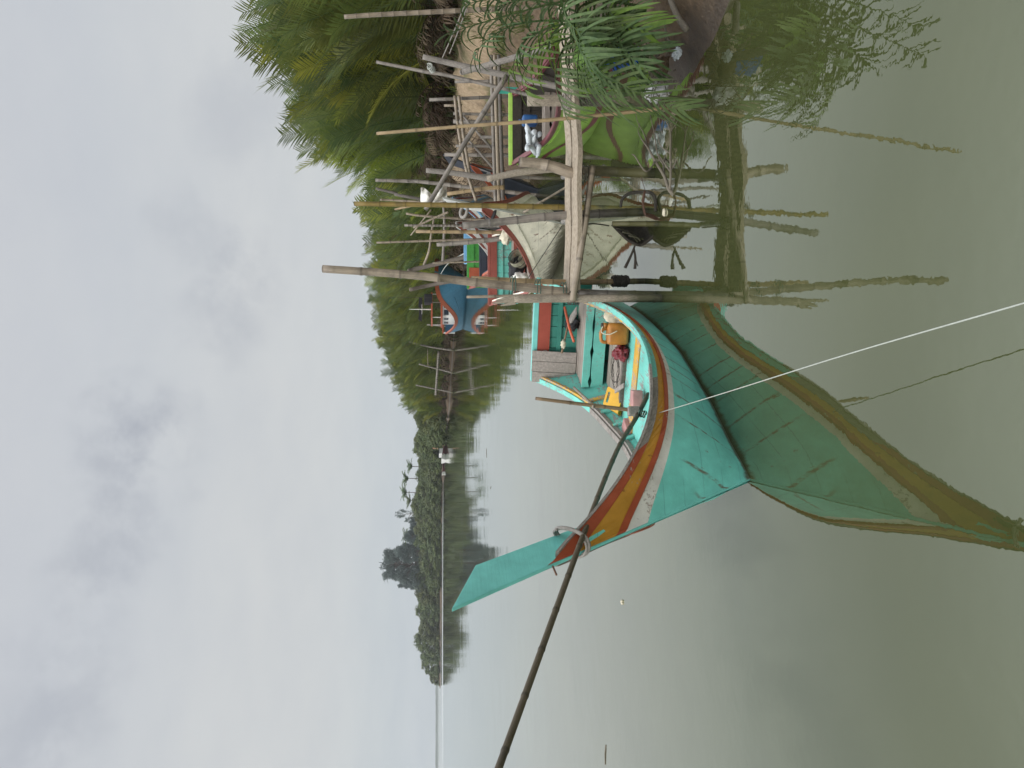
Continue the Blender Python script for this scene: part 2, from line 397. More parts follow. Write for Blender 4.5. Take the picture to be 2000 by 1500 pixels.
t.l.new(t.math('ADD', .012, t.math('MULTIPLY', ruff, .25)), gl.inputs['Roughness'])
lw = t.new('ShaderNodeLayerWeight', None, Blend=.5); t.l.new(bp.outputs[0], lw.inputs['Normal'])
t.l.new(t.mix(t.step(lw.outputs['Facing'], .45, .97), (.845, .88, .765), (.97, .985, .97)), gl.inputs['Color'])
fr = t.math('ADD', .04, t.math('MULTIPLY', t.math('POWER', lw.outputs['Facing'], 2.15), .94), clamp=True)
mx = t.new('ShaderNodeMixShader'); t.l.new(fr, mx.inputs[0]); t.l.new(df.outputs[0], mx.inputs[1]); t.l.new(gl.outputs[0], mx.inputs[2])
t.l.new(mx.outputs[0], t.n['Material Output'].inputs[0]); t.n.remove(bs)
b = MB(); ys = [-40, -5, 3, 8, 15, 30, 60, 120, 300, 800, 2000, 7000]; xs_ = [-7000, -1500, -300, -60, -15, -4, 2, 8, 20, 60, 300, 1500, 7000]
for y in ys:
    for x in xs_: b.add((x, y, 0))
nx = len(xs_)
for j in range(len(ys) - 1):
    for i in range(nx - 1): b.face((j * nx + i, j * nx + i + 1, (j + 1) * nx + i + 1, (j + 1) * nx + i), 'water')
tag(b.build('water'), kind='structure')

# ------------------------------------------------------------------ bank
SH = [(1, 5.6), (3, 4.7), (5, 3.9), (6.5, 3.40), (8, 3.15), (9, 3.55), (9.8, 4.3), (10.8, 5.3), (12, 5.9), (14, 6.15), (18, 6.3), (24, 6.4), (34, 7.4), (45, 8.6), (58, 10.8), (75, 11.0), (90, 9.8), (105, 8.6), (118, 7.2), (128, 4.2), (145, 0), (162, -5.4), (220, -14), (278, -24), (354, -59), (433, -110), (500, -170), (560, -222)]
OFF = [-6, -3, -1.5, -.7, -.3, -.15, -.08, 0, .06, .12, .18, .24, .3, .36, .43, .5, .57, .65, .73, .82, .9, 1, 1.1, 1.2, 1.3, 1.4, 1.5, 1.6, 1.8, 2, 2.2, 2.5, 2.8, 3.2, 3.7, 4.3, 5, 6, 8, 11, 16, 25, 50, 120]
P_MUD = [(-6, -1.5), (-2, -.7), (-.6, -.2), (0, 0), (.5, .26), (1.0, .48), (1.6, .64), (2.5, .8), (3, .95), (4, 1.2), (5.5, 1.7), (8, 2.0), (14, 2.2), (120, 2.4)]
P_BANK = [(-6, -1.5), (-2, -.7), (-.7, -.2), (0, 0), (.25, .28), (.6, .6), (1.2, .95), (1.7, 1.15), (2.0, 1.85), (2.5, 2.05), (4, 2.15), (14, 2.25), (120, 2.4)]
P_FAR = [(-6, -1.5), (-2, -.7), (-.7, -.25), (0, 0), (.3, .2), (.6, .32), (1.2, .45), (3, .65), (16, .9), (120, 2.2)]
def shore(y): return tab(SH, y)
def ground(x, y):
    dy = .4; sl = (shore(y + dy) - shore(y - dy)) / (2 * dy); o = (x - shore(y)) / math.sqrt(1 + sl * sl)
    n = noise.noise(Vector((x * .9, y * .9, 1.3))) * .5 + noise.noise(Vector((x * 2.7, y * 2.7, 4))) * .22
    o2 = o + n * .35
    a = tab(P_MUD, o2); bk = tab(P_BANK, o2); f = tab(P_FAR, o2)
    k = min(1, max(0, (y - 9.2) / 2.5)); z = lerp(a, bk, k); k2 = min(1, max(0, (y - 36) / 12)); z = lerp(z, f, k2)
    q = min(1, max(0, (o + .2) / .8))
    z += q * (n * .12 + noise.noise(Vector((x * 2.6, y * 2.6, 3))) * .10 + noise.noise(Vector((x * 6, y * 6, 0))) * .06 + noise.noise(Vector((x * 17, y * 17, 2))) * .03)
    if y > 60: z += q * noise.noise(Vector((x * .15, y * .15, 7))) * .5
    return z
m, t, bs = newmat('bank mud'); M['mud'] = m
p = wpos(t); xyz = t.sep(p); nz = t.sep(t.new('ShaderNodeNewGeometry').outputs['Normal'])[2]
n1 = t.noise(p, 1.1, 6, .65); n2 = t.noise(p, 9, 5, .65)
mud = t.mix(t.ramp(n2, .3, .7), (.058, .037, .019), (.150, .102, .058))
dirt = t.mix(t.ramp(n2, .3, .7), (.26, .185, .11), (.46, .35, .23))
k = t.step(t.math('ADD', xyz[2], t.math('MULTIPLY', t.math('SUBTRACT', n1, .5), .9)), 1.05, 1.45)
k = t.math('MULTIPLY', k, t.step(xyz[1], 44, 34))
c = t.mix(k, mud, dirt)
gr = t.math('MULTIPLY', t.step(n1, .46, .60), t.math('MULTIPLY', t.step(xyz[2], .75, 1.2), t.step(nz, .55, .85)))
c = t.mix(t.math('MULTIPLY', gr, .8), c, (.085, .105, .03))
wet = t.step(t.math('ADD', xyz[2], t.math('MULTIPLY', n2, .1)), .26, .08)
c = t.mix(t.math('MULTIPLY', wet, .65), c, (.028, .023, .018))
t.set(bs, 'Base Color', c); t.l.new(t.mix(wet, (.92,) * 3, (.45,) * 3), bs.inputs['Roughness'])
bump(t, bs, t.math('ADD', n2, t.noise(p, 30, 4, .7)), .03, .8)
b = MB(); ys = [1 + .16 * i for i in range(31)] + [5.9 + .05 * i for i in range(82)]
while ys[-1] < 32: ys.append(ys[-1] + .16)
while ys[-1] < 560: ys.append(ys[-1] + max(.25, ys[-1] * .012))
for y in ys:
    dy = .4; sl = (shore(y + dy) - shore(y - dy)) / (2 * dy); k = math.sqrt(1 + sl * sl)
    for o in OFF:
        x = shore(y) + o * k; b.add((x, y, ground(x, y)))
nx = len(OFF)
for j in range(len(ys) - 1):
    for i in range(nx - 1): b.face((j * nx + i, j * nx + i + 1, (j + 1) * nx + i + 1, (j + 1) * nx + i), 'mud')
tag(b.build('mud_bank', smooth=True), kind='structure')
# low land on the far side of the estuary
b = MB(); M['farland'] = m_plain('distant shore', (.10, .115, .10), .95, .3, .02, bmp=0)
N = 160
for i in range(N + 1):
    x = -1400 + i * 7.5
    hz = (4.5 + 2.5 * noise.noise(Vector((x * .02, 3, 0))) + 1.2 * noise.noise(Vector((x * .15, 9, 0)))) * min(1, (N - i) / 12 + .15)
    for (yy, z) in ((1480, -.5), (1495, 1.0), (1510, hz), (1560, hz * .9), (1650, -.5)): b.add((x, yy + 20 * math.sin(x * .01), z))
for i in range(N):
    for k in range(4): b.face((i * 5 + k, i * 5 + k + 1, i * 5 + k + 6, i * 5 + k + 5), 'farland')
tag(b.build('far_shore'), kind='structure')

# ------------------------------------------------------------------ river haze
hm = bpy.data.materials.new('river haze'); hm.use_nodes = True; M['haze'] = hm
t = NT(hm.node_tree); t.n.remove(t.n['Principled BSDF'])
vo = t.new('ShaderNodeVolumePrincipled', None, Color=(.86, .90, .94), Density=.00017, Anisotropy=.0)
t.l.new(vo.outputs[0], t.n['Material Output'].inputs['Volume'])
b = MB(); b.box((2300, 1760, 62), 'haze', Matrix.Translation((-450, 830, 28)))
tag(b.build('haze'), 'thin pale haze over the river', 'haze', kind='stuff')
# ------------------------------------------------------------------ boats
class Hull:
    """lines of a prowed river boat: x forward from the stem foot, y to port, z up from the water"""
    def __init__(s, zs, b, bw, slope, zk=-.28, k=(1, 1, 1)):
        s.kx, s.ky, s.kz = k; s.zsf = spline(zs); s.bf = spline(b); s.bwt = bw; s.sl = slope; s.zk = zk
        s.s0 = zs[0][0]
    def zst(s, x): return x * s.sl
    def w(s, x, z):
        zs = s.zsf(x); b = s.bf(x); z0 = s.zst(x)
        if x >= 0: r = min(1, max(0, (z - z0) / max(.05, zs - z0))); w = b * r ** .9
        else:
            bw = tab(s.bwt, x)
            w = bw + (b - bw) * max(0, z / zs) ** .85 if z >= 0 else bw * max(0, 1 + z / (-s.zk + .02)) ** .6
        w *= min(1, max(0, (z - z0) / .10))
        return max(w, .016)
    def end(s, zrow):
        lo, hi = -.6, s.zs_end
        for _ in range(40):
            mid = (lo + hi) / 2
            if zrow(mid) > s.zst(mid): lo = mid
            else: hi = mid
        return lo
    def row(s, zrow, n, off=0.0, x0=None, x1=None):
        e = s.end(zrow) if x1 is None else x1; a = s.s0 if x0 is None else x0; out = []
        for i in range(n + 1):
            x = a + (e - a) * (1 - (1 - i / n) ** 1.25); z = zrow(x); out.append((x, s.w(x, z) + off, z))
        return out
    def P(s, x, y, z): return (x * s.kx, y * s.ky, z * s.kz)
def strip(b, hull, rows, mats, side, flip=False):
    n = len(rows[0]); idx = [[b.add(hull.P(x, side * y, z)) for x, y, z in r] for r in rows]
    for j in range(len(rows) - 1):
        for i in range(n - 1):
            q = (idx[j][i], idx[j][i + 1], idx[j + 1][i + 1], idx[j + 1][i])
            m = mats[j](rows[j][i][0]) if callable(mats[j]) else mats[j]
            uv = [(rows[j][i][2], rows[j][i][0]), (rows[j][i][2], rows[j][i + 1][0]), (rows[j + 1][i][2], rows[j][i + 1][0]), (rows[j + 1][i][2], rows[j][i][0])]
            if (side > 0) == flip: b.face(q, m, uv)
            else: b.face(q[::-1], m, uv[::-1])
    return idx
def sweep(b, hull, prof, x0, x1, n, mat, side, zoff=lambda x: 0.0):
    """a bar along the sheer; prof = [(dy, dz)...] closed, round the hull edge"""
    rings = []
    for i in range(n + 1):
        x = x0 + (x1 - x0) * i / n; z = hull.zsf(x) + zoff(x); w = hull.w(x, z)
        rings.append([b.add(hull.P(x, side * max(0.002, w + dy), z + dz)) for dy, dz in prof])
    k = len(prof); o = rnd.random() * 5
    for i in range(n):
        for j in range(k):
            j2 = (j + 1) % k; q = (rings[i][j], rings[i][j2], rings[i + 1][j2], rings[i + 1][j])
            l0 = x0 + (x1 - x0) * i / n; l1 = x0 + (x1 - x0) * (i + 1) / n
            uv = [(j * .04 + o, l0), (j * .04 + .04 + o, l0), (j * .04 + .04 + o, l1), (j * .04 + o, l1)]
            b.face(q if side > 0 else q[::-1], mat, uv if side > 0 else uv[::-1])
    b.face(rings[0] if side < 0 else rings[0][::-1], mat); b.face(rings[-1] if side > 0 else rings[-1][::-1], mat)
def ss(x, a, b):
    t_ = min(1, max(0, (x - a) / (b - a))); return t_ * t_ * (3 - 2 * t_)
ZS = [(-4.4, 1.26), (-3.4, .75), (-2.6, .56), (-2, .51), (-1.3, .58), (-.6, .73), (0, .93), (.5, 1.26), (1.2, 1.87)]
BB = [(-4.4, .70), (-3.4, .68), (-2.6, .71), (-2, .68), (-1.3, .65), (-.6, .60), (0, .45), (.5, .235), (1.2, .025)]
BW = [(-4.4, .36), (-3.3, .44), (-2.1, .44), (-1.07, .27), (-.5, .10), (0, .02)]
def panel(b, y0, y1, z0, z1, x, th, mat, hull, skew=0.0):
    P = [(x, y0, z0), (x, y1, z0), (x, y1, z1), (x, y0, z1), (x + th, y0, z0), (x + th, y1, z0), (x + th, y1, z1), (x + th, y0, z1)]
    i0 = len(b.v); b.v += [tuple(hull.P(*p)) for p in P]; L = y1 - y0 >= z1 - z0
    for q in ((3, 2, 1, 0), (4, 5, 6, 7), (0, 1, 5, 4), (1, 2, 6, 5), (2, 3, 7, 6), (3, 0, 4, 7)):
        b.face([i0 + k for k in q], mat, [((P[k][2] + P[k][0], P[k][1]) if L else (P[k][1] + P[k][0], P[k][2])) for k in q])
def floor_part(name, hull, root, x0, x1, z, mat, th=.03, inset=.05, n=10, planks=0, across=True):
    b = MB(); k = planks or 1
    if across:
        for p in range(k):
            a = x0 + (x1 - x0) * p / k; c = x0 + (x1 - x0) * (p + 1) / k - (.012 if planks else 0)
            ym = lambda x: max(.03, hull.w(x, z) - inset)
            P = [(a, -ym(a)), (c, -ym(c)), (c, ym(c)), (a, ym(a))]; i0 = len(b.v)
            jz = (rnd.random() - .5) * .008 if planks else 0
            for zz in (z - th, z + jz): b.v += [hull.P(x, y, zz) for x, y in P]
            for q in ((3, 2, 1, 0), (4, 5, 6, 7), (0, 1, 5, 4), (1, 2, 6, 5), (2, 3, 7, 6), (3, 0, 4, 7)):
                b.face([i0 + r for r in q], mat, [(b.v[i0 + r][0] + p * .37, b.v[i0 + r][1]) for r in q])
    return b.build(name, root)
def make_boat(name, label, loc, rz, c, k=(1, 1, 1), prow=1.0, n=44, detail=True, zf=.40, board=True, zs=ZS, group=None, cat='boat'):
    h = Hull(zs, BB, BW, 1.558, k=k); h.zs_end = zs[-1][0]; xg = h.zs_end - .1
    root = thing(name, label, cat, loc, rz, group)
    band = lambda a, b_, c_: spline([(-4.4, a), (-2.5, a), (-.8, lerp(a, b_, .3)), (.3, b_), (.75, lerp(b_, c_, .38)), (1.15, c_)])
    o = [lambda x: 0.0, band(.052, .052, .10), band(.098, .135, .31), band(.132, .175, .37), band(.182, .255, .58)]
    zr = [(lambda f: (lambda x: h.zsf(x) - f(x)))(f) for f in o]
    low = [(lambda t_: (lambda x: (h.zsf(x) - o[4](x)) * (1 - t_) + h.zk * t_))(j / 7) for j in range(1, 8)]
    b = MB()
    for s in (1, -1):
        rows = [h.row(z, n) for z in [zr[0], zr[2], zr[3], zr[4]] + low]
        strip(b, h, rows, [c['hull'], c['hull'], c.get('band', c['hull'])] + [c['hull']] * 3 + [c.get('foot', c['hull'])] * 4, s)
    zt = [h.zsf(h.s0)] + [z(h.s0) for z in [zr[4]] + low]       # closed stern
    for z1, z2 in zip(zt, zt[1:]):
        q = [b.add(h.P(h.s0, s * h.w(h.s0, z), z)) for z, s in ((z1, 1), (z1, -1), (z2, -1), (z2, 1))]; b.face(q, c['hull'], [(0, 0), (0, 1), (1, 1), (1, 0)])
    hl = b.build('hull', root, smooth=True)
    # inside planking
    b = MB()
    for s in (1, -1):
        rows = []
        for j in range(5):
            rows.append([(x - .05 * max(0, 1 + x), max(.004, y - .035), z) for x, y, z in h.row((lambda t_: (lambda x: h.zsf(x) * (1 - t_) + min(zf - .15, h.zsf(x) - .1) * t_))(j / 4), n, 0, None, None)])
        strip(b, h, rows, [c['inner']] * 4, s, True)
    q = [b.add(h.P(h.s0 + .03, s * (h.w(h.s0, z) - .035), z)) for z, s in ((1.2, -1), (1.2, 1), (.3, 1), (.3, -1))]
    b.face(q, c['inner'], [(0, 0), (0, 1), (1, 1), (1, 0)])
    b.build('inner_planking', root, smooth=True)
    # strakes
    def strake(nm, ra, rb, mat, off):
        b = MB()
        for s in (1, -1):
            A = h.row(ra, n); B_ = h.row(rb, n)
            fa = lambda r, d: [(x, y + d * min(1, .04 + (r[-1][0] - x) * 2.4), z) for x, y, z in r]
            strip(b, h, [A, fa(A, off), fa(B_, off), B_], [mat, mat, mat], s)
        return b.build(nm, root, smooth=False)
    strake('sheer_strake', zr[0], zr[1], (lambda x: c['bowtop'] if x > .12 else c['cap'] if x > -.85 else c['rail']), .014)
    strake('painted_strake', zr[1], zr[2], c['strake'], .008)
    strake('rubbing_strake', zr[2], zr[3], c['rub'], .026)
    for s in (1, -1):
        b = MB(); pr = [(-.045, .012), (.022, .012), (.022, -.012), (-.045, -.012)]
        xc = -1.05 if s > 0 else c.get('xc', -1.05); sweep(b, h, pr, h.s0, xc, 30, c['cap_aft'], s, lambda x: .012); sweep(b, h, pr, xc + .002, xg, 30, c['cap'], s, lambda x: .0115)
        g = b.build('gunwale', root)
        b = MB(); pr = [(-.075, .005), (-.046, .005), (-.046, -.05), (-.075, -.05)]; sweep(b, h, pr, h.s0 + .05, xc, 26, c['inwale'], s); sweep(b, h, pr, xc + .002, xg - .35, 26, c['cap'], s); b.build('inwale', root)
    # prow blade
    if prow:
        b = MB(); tipx, tipz = 1.2 + .42 * prow, 1.87 + .64 * prow
        poly = [(-.19, -.28), (1.2, 1.87), (tipx, tipz), (tipx - .455, tipz - .165), (.74, 1.62), (.55, 1.22), (-.15, -.12)]
        poly = [(x + (.006 if z > 1.8 else -.004), z) for x, z in poly]
        mt = Matrix(((h.kx, 0, 0, 0), (0, 0, h.ky, 0), (0, h.kz, 0, 0), (0, 0, 0, 1)))
        b.prism(poly, .029, c['prow'], mt); b.build('prow', root, bevel=.006)
    # stern board, deck, floor
    if board:
        yb = h.bf(h.s0) - .02; x = h.s0 + .05
        b = MB(); panel(b, -yb - .03, yb + .03, 1.245, 1.315, x - .05, .075, c['rail_top'], h); top = b.build('stern_rail', root, bevel=.006)
        b = MB(); panel(b, -yb + .0, yb, 1.085, 1.243, x + .02, .022, c['panel'], h); b.build('stern_panel', root)
        b = MB(); m_ = 9
        for i in range(m_):
            a = -yb + 2 * yb * i / m_; panel(b, a, a + 2 * yb / m_ - .008, .55, 1.243, x - .01 - (i % 2) * .004, .022, c['board'], h)
        sb = b.build('stern_planks', root)
        b = MB(); panel(b, -yb, yb, .93, .985, x + .014, .028, c['board'], h); b.build('batten', root)
        floor_part('stern_deck', h, root, h.s0 + .04, -3.72, .715, c['deck'], planks=5)
        b = MB(); w = h.w(-3.7, .6) - .04
        zz = (.725, .63, .615, .455); NP = 14
        for (za, zb, sg) in ((zz[1], zz[0], 1), (zz[3], zz[2], -1)):      # two boards with worn, wavy meeting edges
            pts = []
            for i in range(NP + 1):
                y = -w + 2 * w * i / NP; dz = .022 * max(0, math.sin(i * 1.35)) ** 3
                pts.append((y, za + (dz if sg > 0 else 0), zb - (dz if sg < 0 else 0)))
            for (ya, a0, a1), (yb_, b0, b1) in zip(pts, pts[1:]):
                P = [(-3.70, ya, a0), (-3.70, yb_, b0), (-3.70, yb_, b1), (-3.70, ya, a1), (-3.735, ya, a0), (-3.735, yb_, b0), (-3.735, yb_, b1), (-3.735, ya, a1)]
                i0 = len(b.v); b.v += [h.P(*p) for p in P]
                for q in ((0, 1, 2, 3), (7, 6, 5, 4), (3, 2, 6, 7), (4, 5, 1, 0)): b.face([i0 + r for r in q], c['bulk'], [(P[r][2], P[r][1]) for r in q])
        b.build('bulkhead', root)
    if detail:
        floor_part('floorboards', h, root, -3.7, -2.86, zf, c['floor'], planks=6)
        b = MB(); w = h.w(-2.82, zf) - .04; panel(b, -w, w, zf - .05, zf + .045, -2.85, .06, 'stake_dark', h); b.build('crossbeam', root)
        fp = [('worn_sole', -2.78, -2.5, c['sole']), ('worn_sole', -2.49, -2.28, c['sole2']), ('worn_sole', -2.27, -1.75, c['sole'])]
        for nm, a, e, mt in fp: floor_part(nm, h, root, a, e, zf, mt, planks=2 if e - a > .3 else 1)
        floor_part('bow_sole', h, root, -1.72, -.04, .30, c['sole_bow'], planks=7)
        b = MB(); w = h.w(-.95, .6) - .05; panel(b, -w, w, .585, .625, -1.03, .16, c['sole'], h); b.build('mast_thwart', root)
        for xr in (-3.35, -3.0, -2.62, -2.2, -1.8, -1.4, -.6, -.2):
            for s in (1, -1):
                b = MB(); lo = zf if xr < -1.75 else .30; N_ = 4; R0 = []
                for i in range(N_ + 1):
                    z = lo + (h.zsf(xr) - .02 - lo) * i / N_; w = h.w(xr, z) - .036
                    R0.append([b.add(h.P(xr + dx, s * (w - dy), z)) for dx, dy in ((-.022, 0), (.022, 0), (.022, .04), (-.022, .04))])
                for i in range(N_):
                    for j in range(4):
                        j2 = (j + 1) % 4; q = (R0[i][j], R0[i][j2], R0[i + 1][j2], R0[i + 1][j]); b.face(q, c['rib'] if (int(xr * 10) % 2) else c['inner'], [(j * .1, i * .1)] * 4)
                b.face(R0[-1], c['rib']); b.build('rib', root)
    return root, h
FOOT = PZ(1465, 938, 0)
HD = R(20.36)
RZ = math.atan2(-math.cos(HD), -math.sin(HD))
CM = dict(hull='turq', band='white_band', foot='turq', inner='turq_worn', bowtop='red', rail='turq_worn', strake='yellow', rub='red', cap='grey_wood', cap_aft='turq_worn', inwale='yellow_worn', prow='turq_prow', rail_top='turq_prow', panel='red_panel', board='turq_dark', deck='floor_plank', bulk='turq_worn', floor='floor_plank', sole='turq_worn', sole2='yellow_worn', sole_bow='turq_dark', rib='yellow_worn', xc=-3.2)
main, HM = make_boat('fishing_boat', 'turquoise fishing boat with red, yellow and white stripes and a tall blade prow', FOOT, RZ, CM)
b = MB(); P0 = Vector(HM.P(1.185, 0, 1.83)); b.tube([P0, P0 + Vector((.10, 0, -.01))], .007, 'metal', 6); b.build('prow_peg', main)
MW = Matrix.Translation(FOOT) @ Matrix.Rotation(RZ, 4, 'Z')
def LM(x, y, z): return MW @ Vector((x, y, z))
def frame(origin, ax, up=Vector((0, 0, 1))):
    x = Vector(ax).normalized(); z = (Vector(up) - x * x.dot(Vector(up))).normalized(); y = z.cross(x)
    return Matrix(((x.x, y.x, z.x, origin[0]), (x.y, y.y, z.y, origin[1]), (x.z, y.z, z.z, origin[2]), (0, 0, 0, 1)))

# --- other boats (same family of hulls, each with its own paint)
def at_boat(foot, stern):
    a = Vector(foot) - Vector(stern); return math.atan2(a.y, a.x)
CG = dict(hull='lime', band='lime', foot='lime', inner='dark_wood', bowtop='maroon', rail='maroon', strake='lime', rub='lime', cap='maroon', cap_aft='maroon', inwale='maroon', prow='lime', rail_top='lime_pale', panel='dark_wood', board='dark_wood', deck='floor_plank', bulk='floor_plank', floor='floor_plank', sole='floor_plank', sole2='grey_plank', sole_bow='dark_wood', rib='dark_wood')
gf = Vector((4.64, 10.5, 0)); gs = Vector((4.58, 13.75, 0))
ZG = [(-4.4, 1.26), (-3.4, .97), (-2.6, .84), (-2, .79), (-1.3, .80), (-.6, .86), (0, .95), (.4, 1.02), (.7, 1.09)]
green, HG = make_boat('fishing_boat', 'lime green fishing boat with maroon gunwale lying behind the bank palm fronds', gf, at_boat(gf, gs), CG, k=(.74, .92, 1.0), prow=0, zs=ZG)
b = MB()
for s in (1, -1):
    rows = [HG.row((lambda d: (lambda x: .16 - d + .60 * ss(-x, 1.8, 4.4)))(dd), 40, .012) for dd in (0, .10)]
    strip(b, HG, rows, ['maroon'], s)
b.build('boot_stripe', green)
b = MB(); panel(b, .70, .76, .98, 1.50, -4.42, .26, 'teal', HG); b.build('stern_post', green, bevel=.01)
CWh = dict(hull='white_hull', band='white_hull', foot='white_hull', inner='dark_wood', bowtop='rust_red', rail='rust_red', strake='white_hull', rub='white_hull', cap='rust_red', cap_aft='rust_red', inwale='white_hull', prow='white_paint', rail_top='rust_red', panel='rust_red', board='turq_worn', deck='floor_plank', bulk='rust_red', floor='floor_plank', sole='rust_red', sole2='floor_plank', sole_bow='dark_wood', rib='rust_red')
wf = Vector((3.10, 14.8, 0)); ws = Vector((2.92, 19.2, 0))
white, HWh = make_boat('fishing_boat', 'stained white fishing boat with red gunwale moored behind the jetty deck', wf, at_boat(wf, ws), CWh, k=(1.05, 1.3, 1.0), prow=1.0)
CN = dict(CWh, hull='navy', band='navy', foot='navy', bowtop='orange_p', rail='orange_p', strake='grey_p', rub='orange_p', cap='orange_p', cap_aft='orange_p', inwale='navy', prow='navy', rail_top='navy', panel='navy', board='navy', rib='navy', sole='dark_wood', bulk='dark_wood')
nf = Vector((5.02, 19.6, 0)); ns = Vector((4.0, 24.2, 0))
make_boat('fishing_boat', 'slate navy fishing boat with orange and white sheer stripes behind the white boat', nf, at_boat(nf, ns), CN, k=(1, 1.1, .98), detail=False)
CGr = dict(CWh, hull='grey_p', band='grey_p', foot='grey_p', bowtop='rust_red', rail='rust_red', strake='white_paint', rub='rust_red', cap='white_paint', cap_aft='rust_red', inwale='green_p', prow='white_paint', rail_top='green_p', panel='green_p', board='green_p', rib='pink_p', sole='green_p', bulk='pink_p', inner='green_p')
f_ = Vector((4.6, 23.6, 0)); s_ = Vector((4.35, 28.6, 0))
gb, HGr = make_boat('fishing_boat', 'grey fishing boat with green and orange stern boards and a red engine box', f_, at_boat(f_, s_), CGr, k=(1.05, 1.25, 1.14), prow=0, detail=False)
b = MB(); panel(b, -.66, -.10, .80, 1.243, -4.31, .03, 'orange_p', HGr); b.build('stern_panel', gb)
b = MB(); panel(b, -.5, .5, .78, .88, -3.9, .2, 'pink_p', HGr); b.build('thwart', gb)
b = MB(); panel(b, -.45, -.12, .45, .78, -3.5, .3, 'red_can', HGr); b.build('engine_box', gb, bevel=.02)
CB = dict(CGr, hull='white_paint', rail_top='sky_p', panel='sky_p', board='sky_p', inwale='sky_p', inner='sky_p', cap_aft='sky_p', cap='sky_p', rail='orange_p', rub='sky_p')
f_ = Vector((5.75, 25.4, 0)); s_ = Vector((5.45, 30.2, 0))
make_boat('fishing_boat', 'white fishing boat with light blue stern boards half hidden behind the stakes', f_, at_boat(f_, s_), CB, k=(1.05, 1.1, 1.18), prow=0, detail=False)

# --- blue trawler with wheelhouse
TZ = [(-11, 1.75), (-8.5, 1.2), (-6.5, .95), (-4.5, 1.05), (-2.5, 1.55), (-.8, 2.2), (.8, 2.68), (1.6, 2.78)]
TB = [(-11, 1.5), (-8.5, 1.8), (-6.5, 1.95), (-4.5, 2.0), (-2.5, 2.0), (-.8, 1.9), (.8, 1.45), (1.6, .9)]
TW = [(-11, 1.0), (-8, 1.35), (-5, 1.3), (-2.5, .9), (-1, .35), (0, .03)]
tf = PZ(912, 545, 0); tf.z = 0; ts = PZ(901, 642, 0); dr = (tf - ts).normalized()
tf = Vector((9.0, 66, 0)); dr = Vector((.235, -.972, 0)).normalized()
tr = thing('trawler', 'blue wooden trawler with red gunwale and white wheelhouse moored by the palms', 'trawler', tf, math.atan2(dr.y, dr.x))
HT = Hull(TZ, TB, TW, 1.74, zk=-.4); HT.zs_end = 1.6
b = MB(); b2 = MB(); b3 = MB()
for s in (1, -1):
    cap = lambda x: HT.zsf(x) - .30
    rows = [HT.row(z, 40) for z in [HT.zsf, cap] + [(lambda t_: (lambda x: cap(x) * (1 - t_) + HT.zk * t_))(j / 8) for j in range(1, 9)]]
    strip(b, HT, rows, ['blue_h'] * 9, s)
    A = HT.row(HT.zsf, 40); B_ = HT.row(cap, 40)
    strip(b2, HT, [[(x, max(.01, y - .1), z) for x, y, z in A], [(x, y + .06, z) for x, y, z in A], [(x, y + .06, z) for x, y, z in B_], B_], ['orange_p'] * 3, s)
    mid = lambda x: HT.zsf(x) * .55; m2 = lambda x: HT.zsf(x) * .55 - .1
    A = HT.row(mid, 40, 0, None, -1.0); B_ = HT.row(m2, 40, 0, None, -1.0)
    strip(b3, HT, [A, [(x, y + .05, z) for x, y, z in A], [(x, y + .05, z) for x, y, z in B_], B_], ['blue_h'] * 3, s)
q = [b.add(HT.P(-11, s * HT.w(-11, z), z)) for z, s in ((1.75, 1), (1.75, -1), (-.3, -1), (-.3, 1))]; b.face(q, 'blue_d')
b.build('hull', tr, smooth=True); b2.build('gunwale', tr); b3.build('rubbing_strake', tr)
floor_part('deck', HT, tr, -10.9, .5, .85, 'grey_plank', planks=12)
b = MB(); b.box((2.4, 2.2, 1.2), 'white_paint', Matrix.Translation((-8.0, 0, 1.45))); cab = b.build('wheelhouse', tr, bevel=.03)
for yy in (-.7, 0, .7):
    b = MB(); b.box((.03, .5, .42), 'glass', Matrix.Translation((-6.785, yy, 1.7))); b.build('window', cab)
for xx in (-8.6, -7.5):
    for s in (1, -1):
        b = MB(); b.box((.6, .03, .4), 'glass', Matrix.Translation((xx, s * 1.115, 1.7))); b.build('window', cab)
b = MB(); b.box((2.9, 2.7, .16), 'orange_p', Matrix.Translation((-8.0, 0, 2.132))); b.build('wheelhouse_roof', tr, bevel=.02)
b = MB(); b.box((.9, 1.7, .55), 'white_paint', Matrix.Translation((-6.2, 0, 1.1))); b.build('hatch_box', tr, bevel=.02)
b = MB()
for x in (-9.2, -6.9):
    for y in (-1.15, 1.15): b = MB(); b.tube([(x, y, 2.2), (x, y, 3.0)], .04, 'white_paint', 6); b.build('roof_post', tr)
b = MB(); b.box((2.7, 2.5, .14), 'orange_p', Matrix.Translation((-8.05, 0, 3.06))); b.build('upper_roof', tr, bevel=.02)
b = MB(); b.tube([(-8.0, 0, 3.1), (-8.0, 0, 5.2)], [.06, .03], 'white_paint', 6); b.tube([(-8.0, -.5, 4.0), (-8.0, .5, 4.0)], .03, 'white_paint', 6); b.build('mast', tr)
b = MB(); b.tube([(-5.6, .3, 1), (-5.5, .3, 8.3)], [.03, .008], 'rope_d', 5); b.build('antenna', tr)
b = MB(); b.box((.7, .9, .75), 'black', Matrix.Translation((-6.9, .6, 3.4))); b.build('black_tarp', tr, bevel=.05)
for s in (.7, -.7):
    b = MB(); b.prism([(-.6, -.14), (.5, -.2), (.62, .12), (-.4, .18)], .04, 'black', Matrix.Translation((-8.0, s * .9, 4.15)) @ Matrix.Rotation(R(90), 4, 'X') @ Matrix.Rotation(R(90), 4, 'Y')); b.build('flag', tr)
b = MB(); b.box((.9, .9, .75), 'sky_p', Matrix.Translation((-10.2, .4, 1.3))); b.build('fish_crate', tr, bevel=.03)
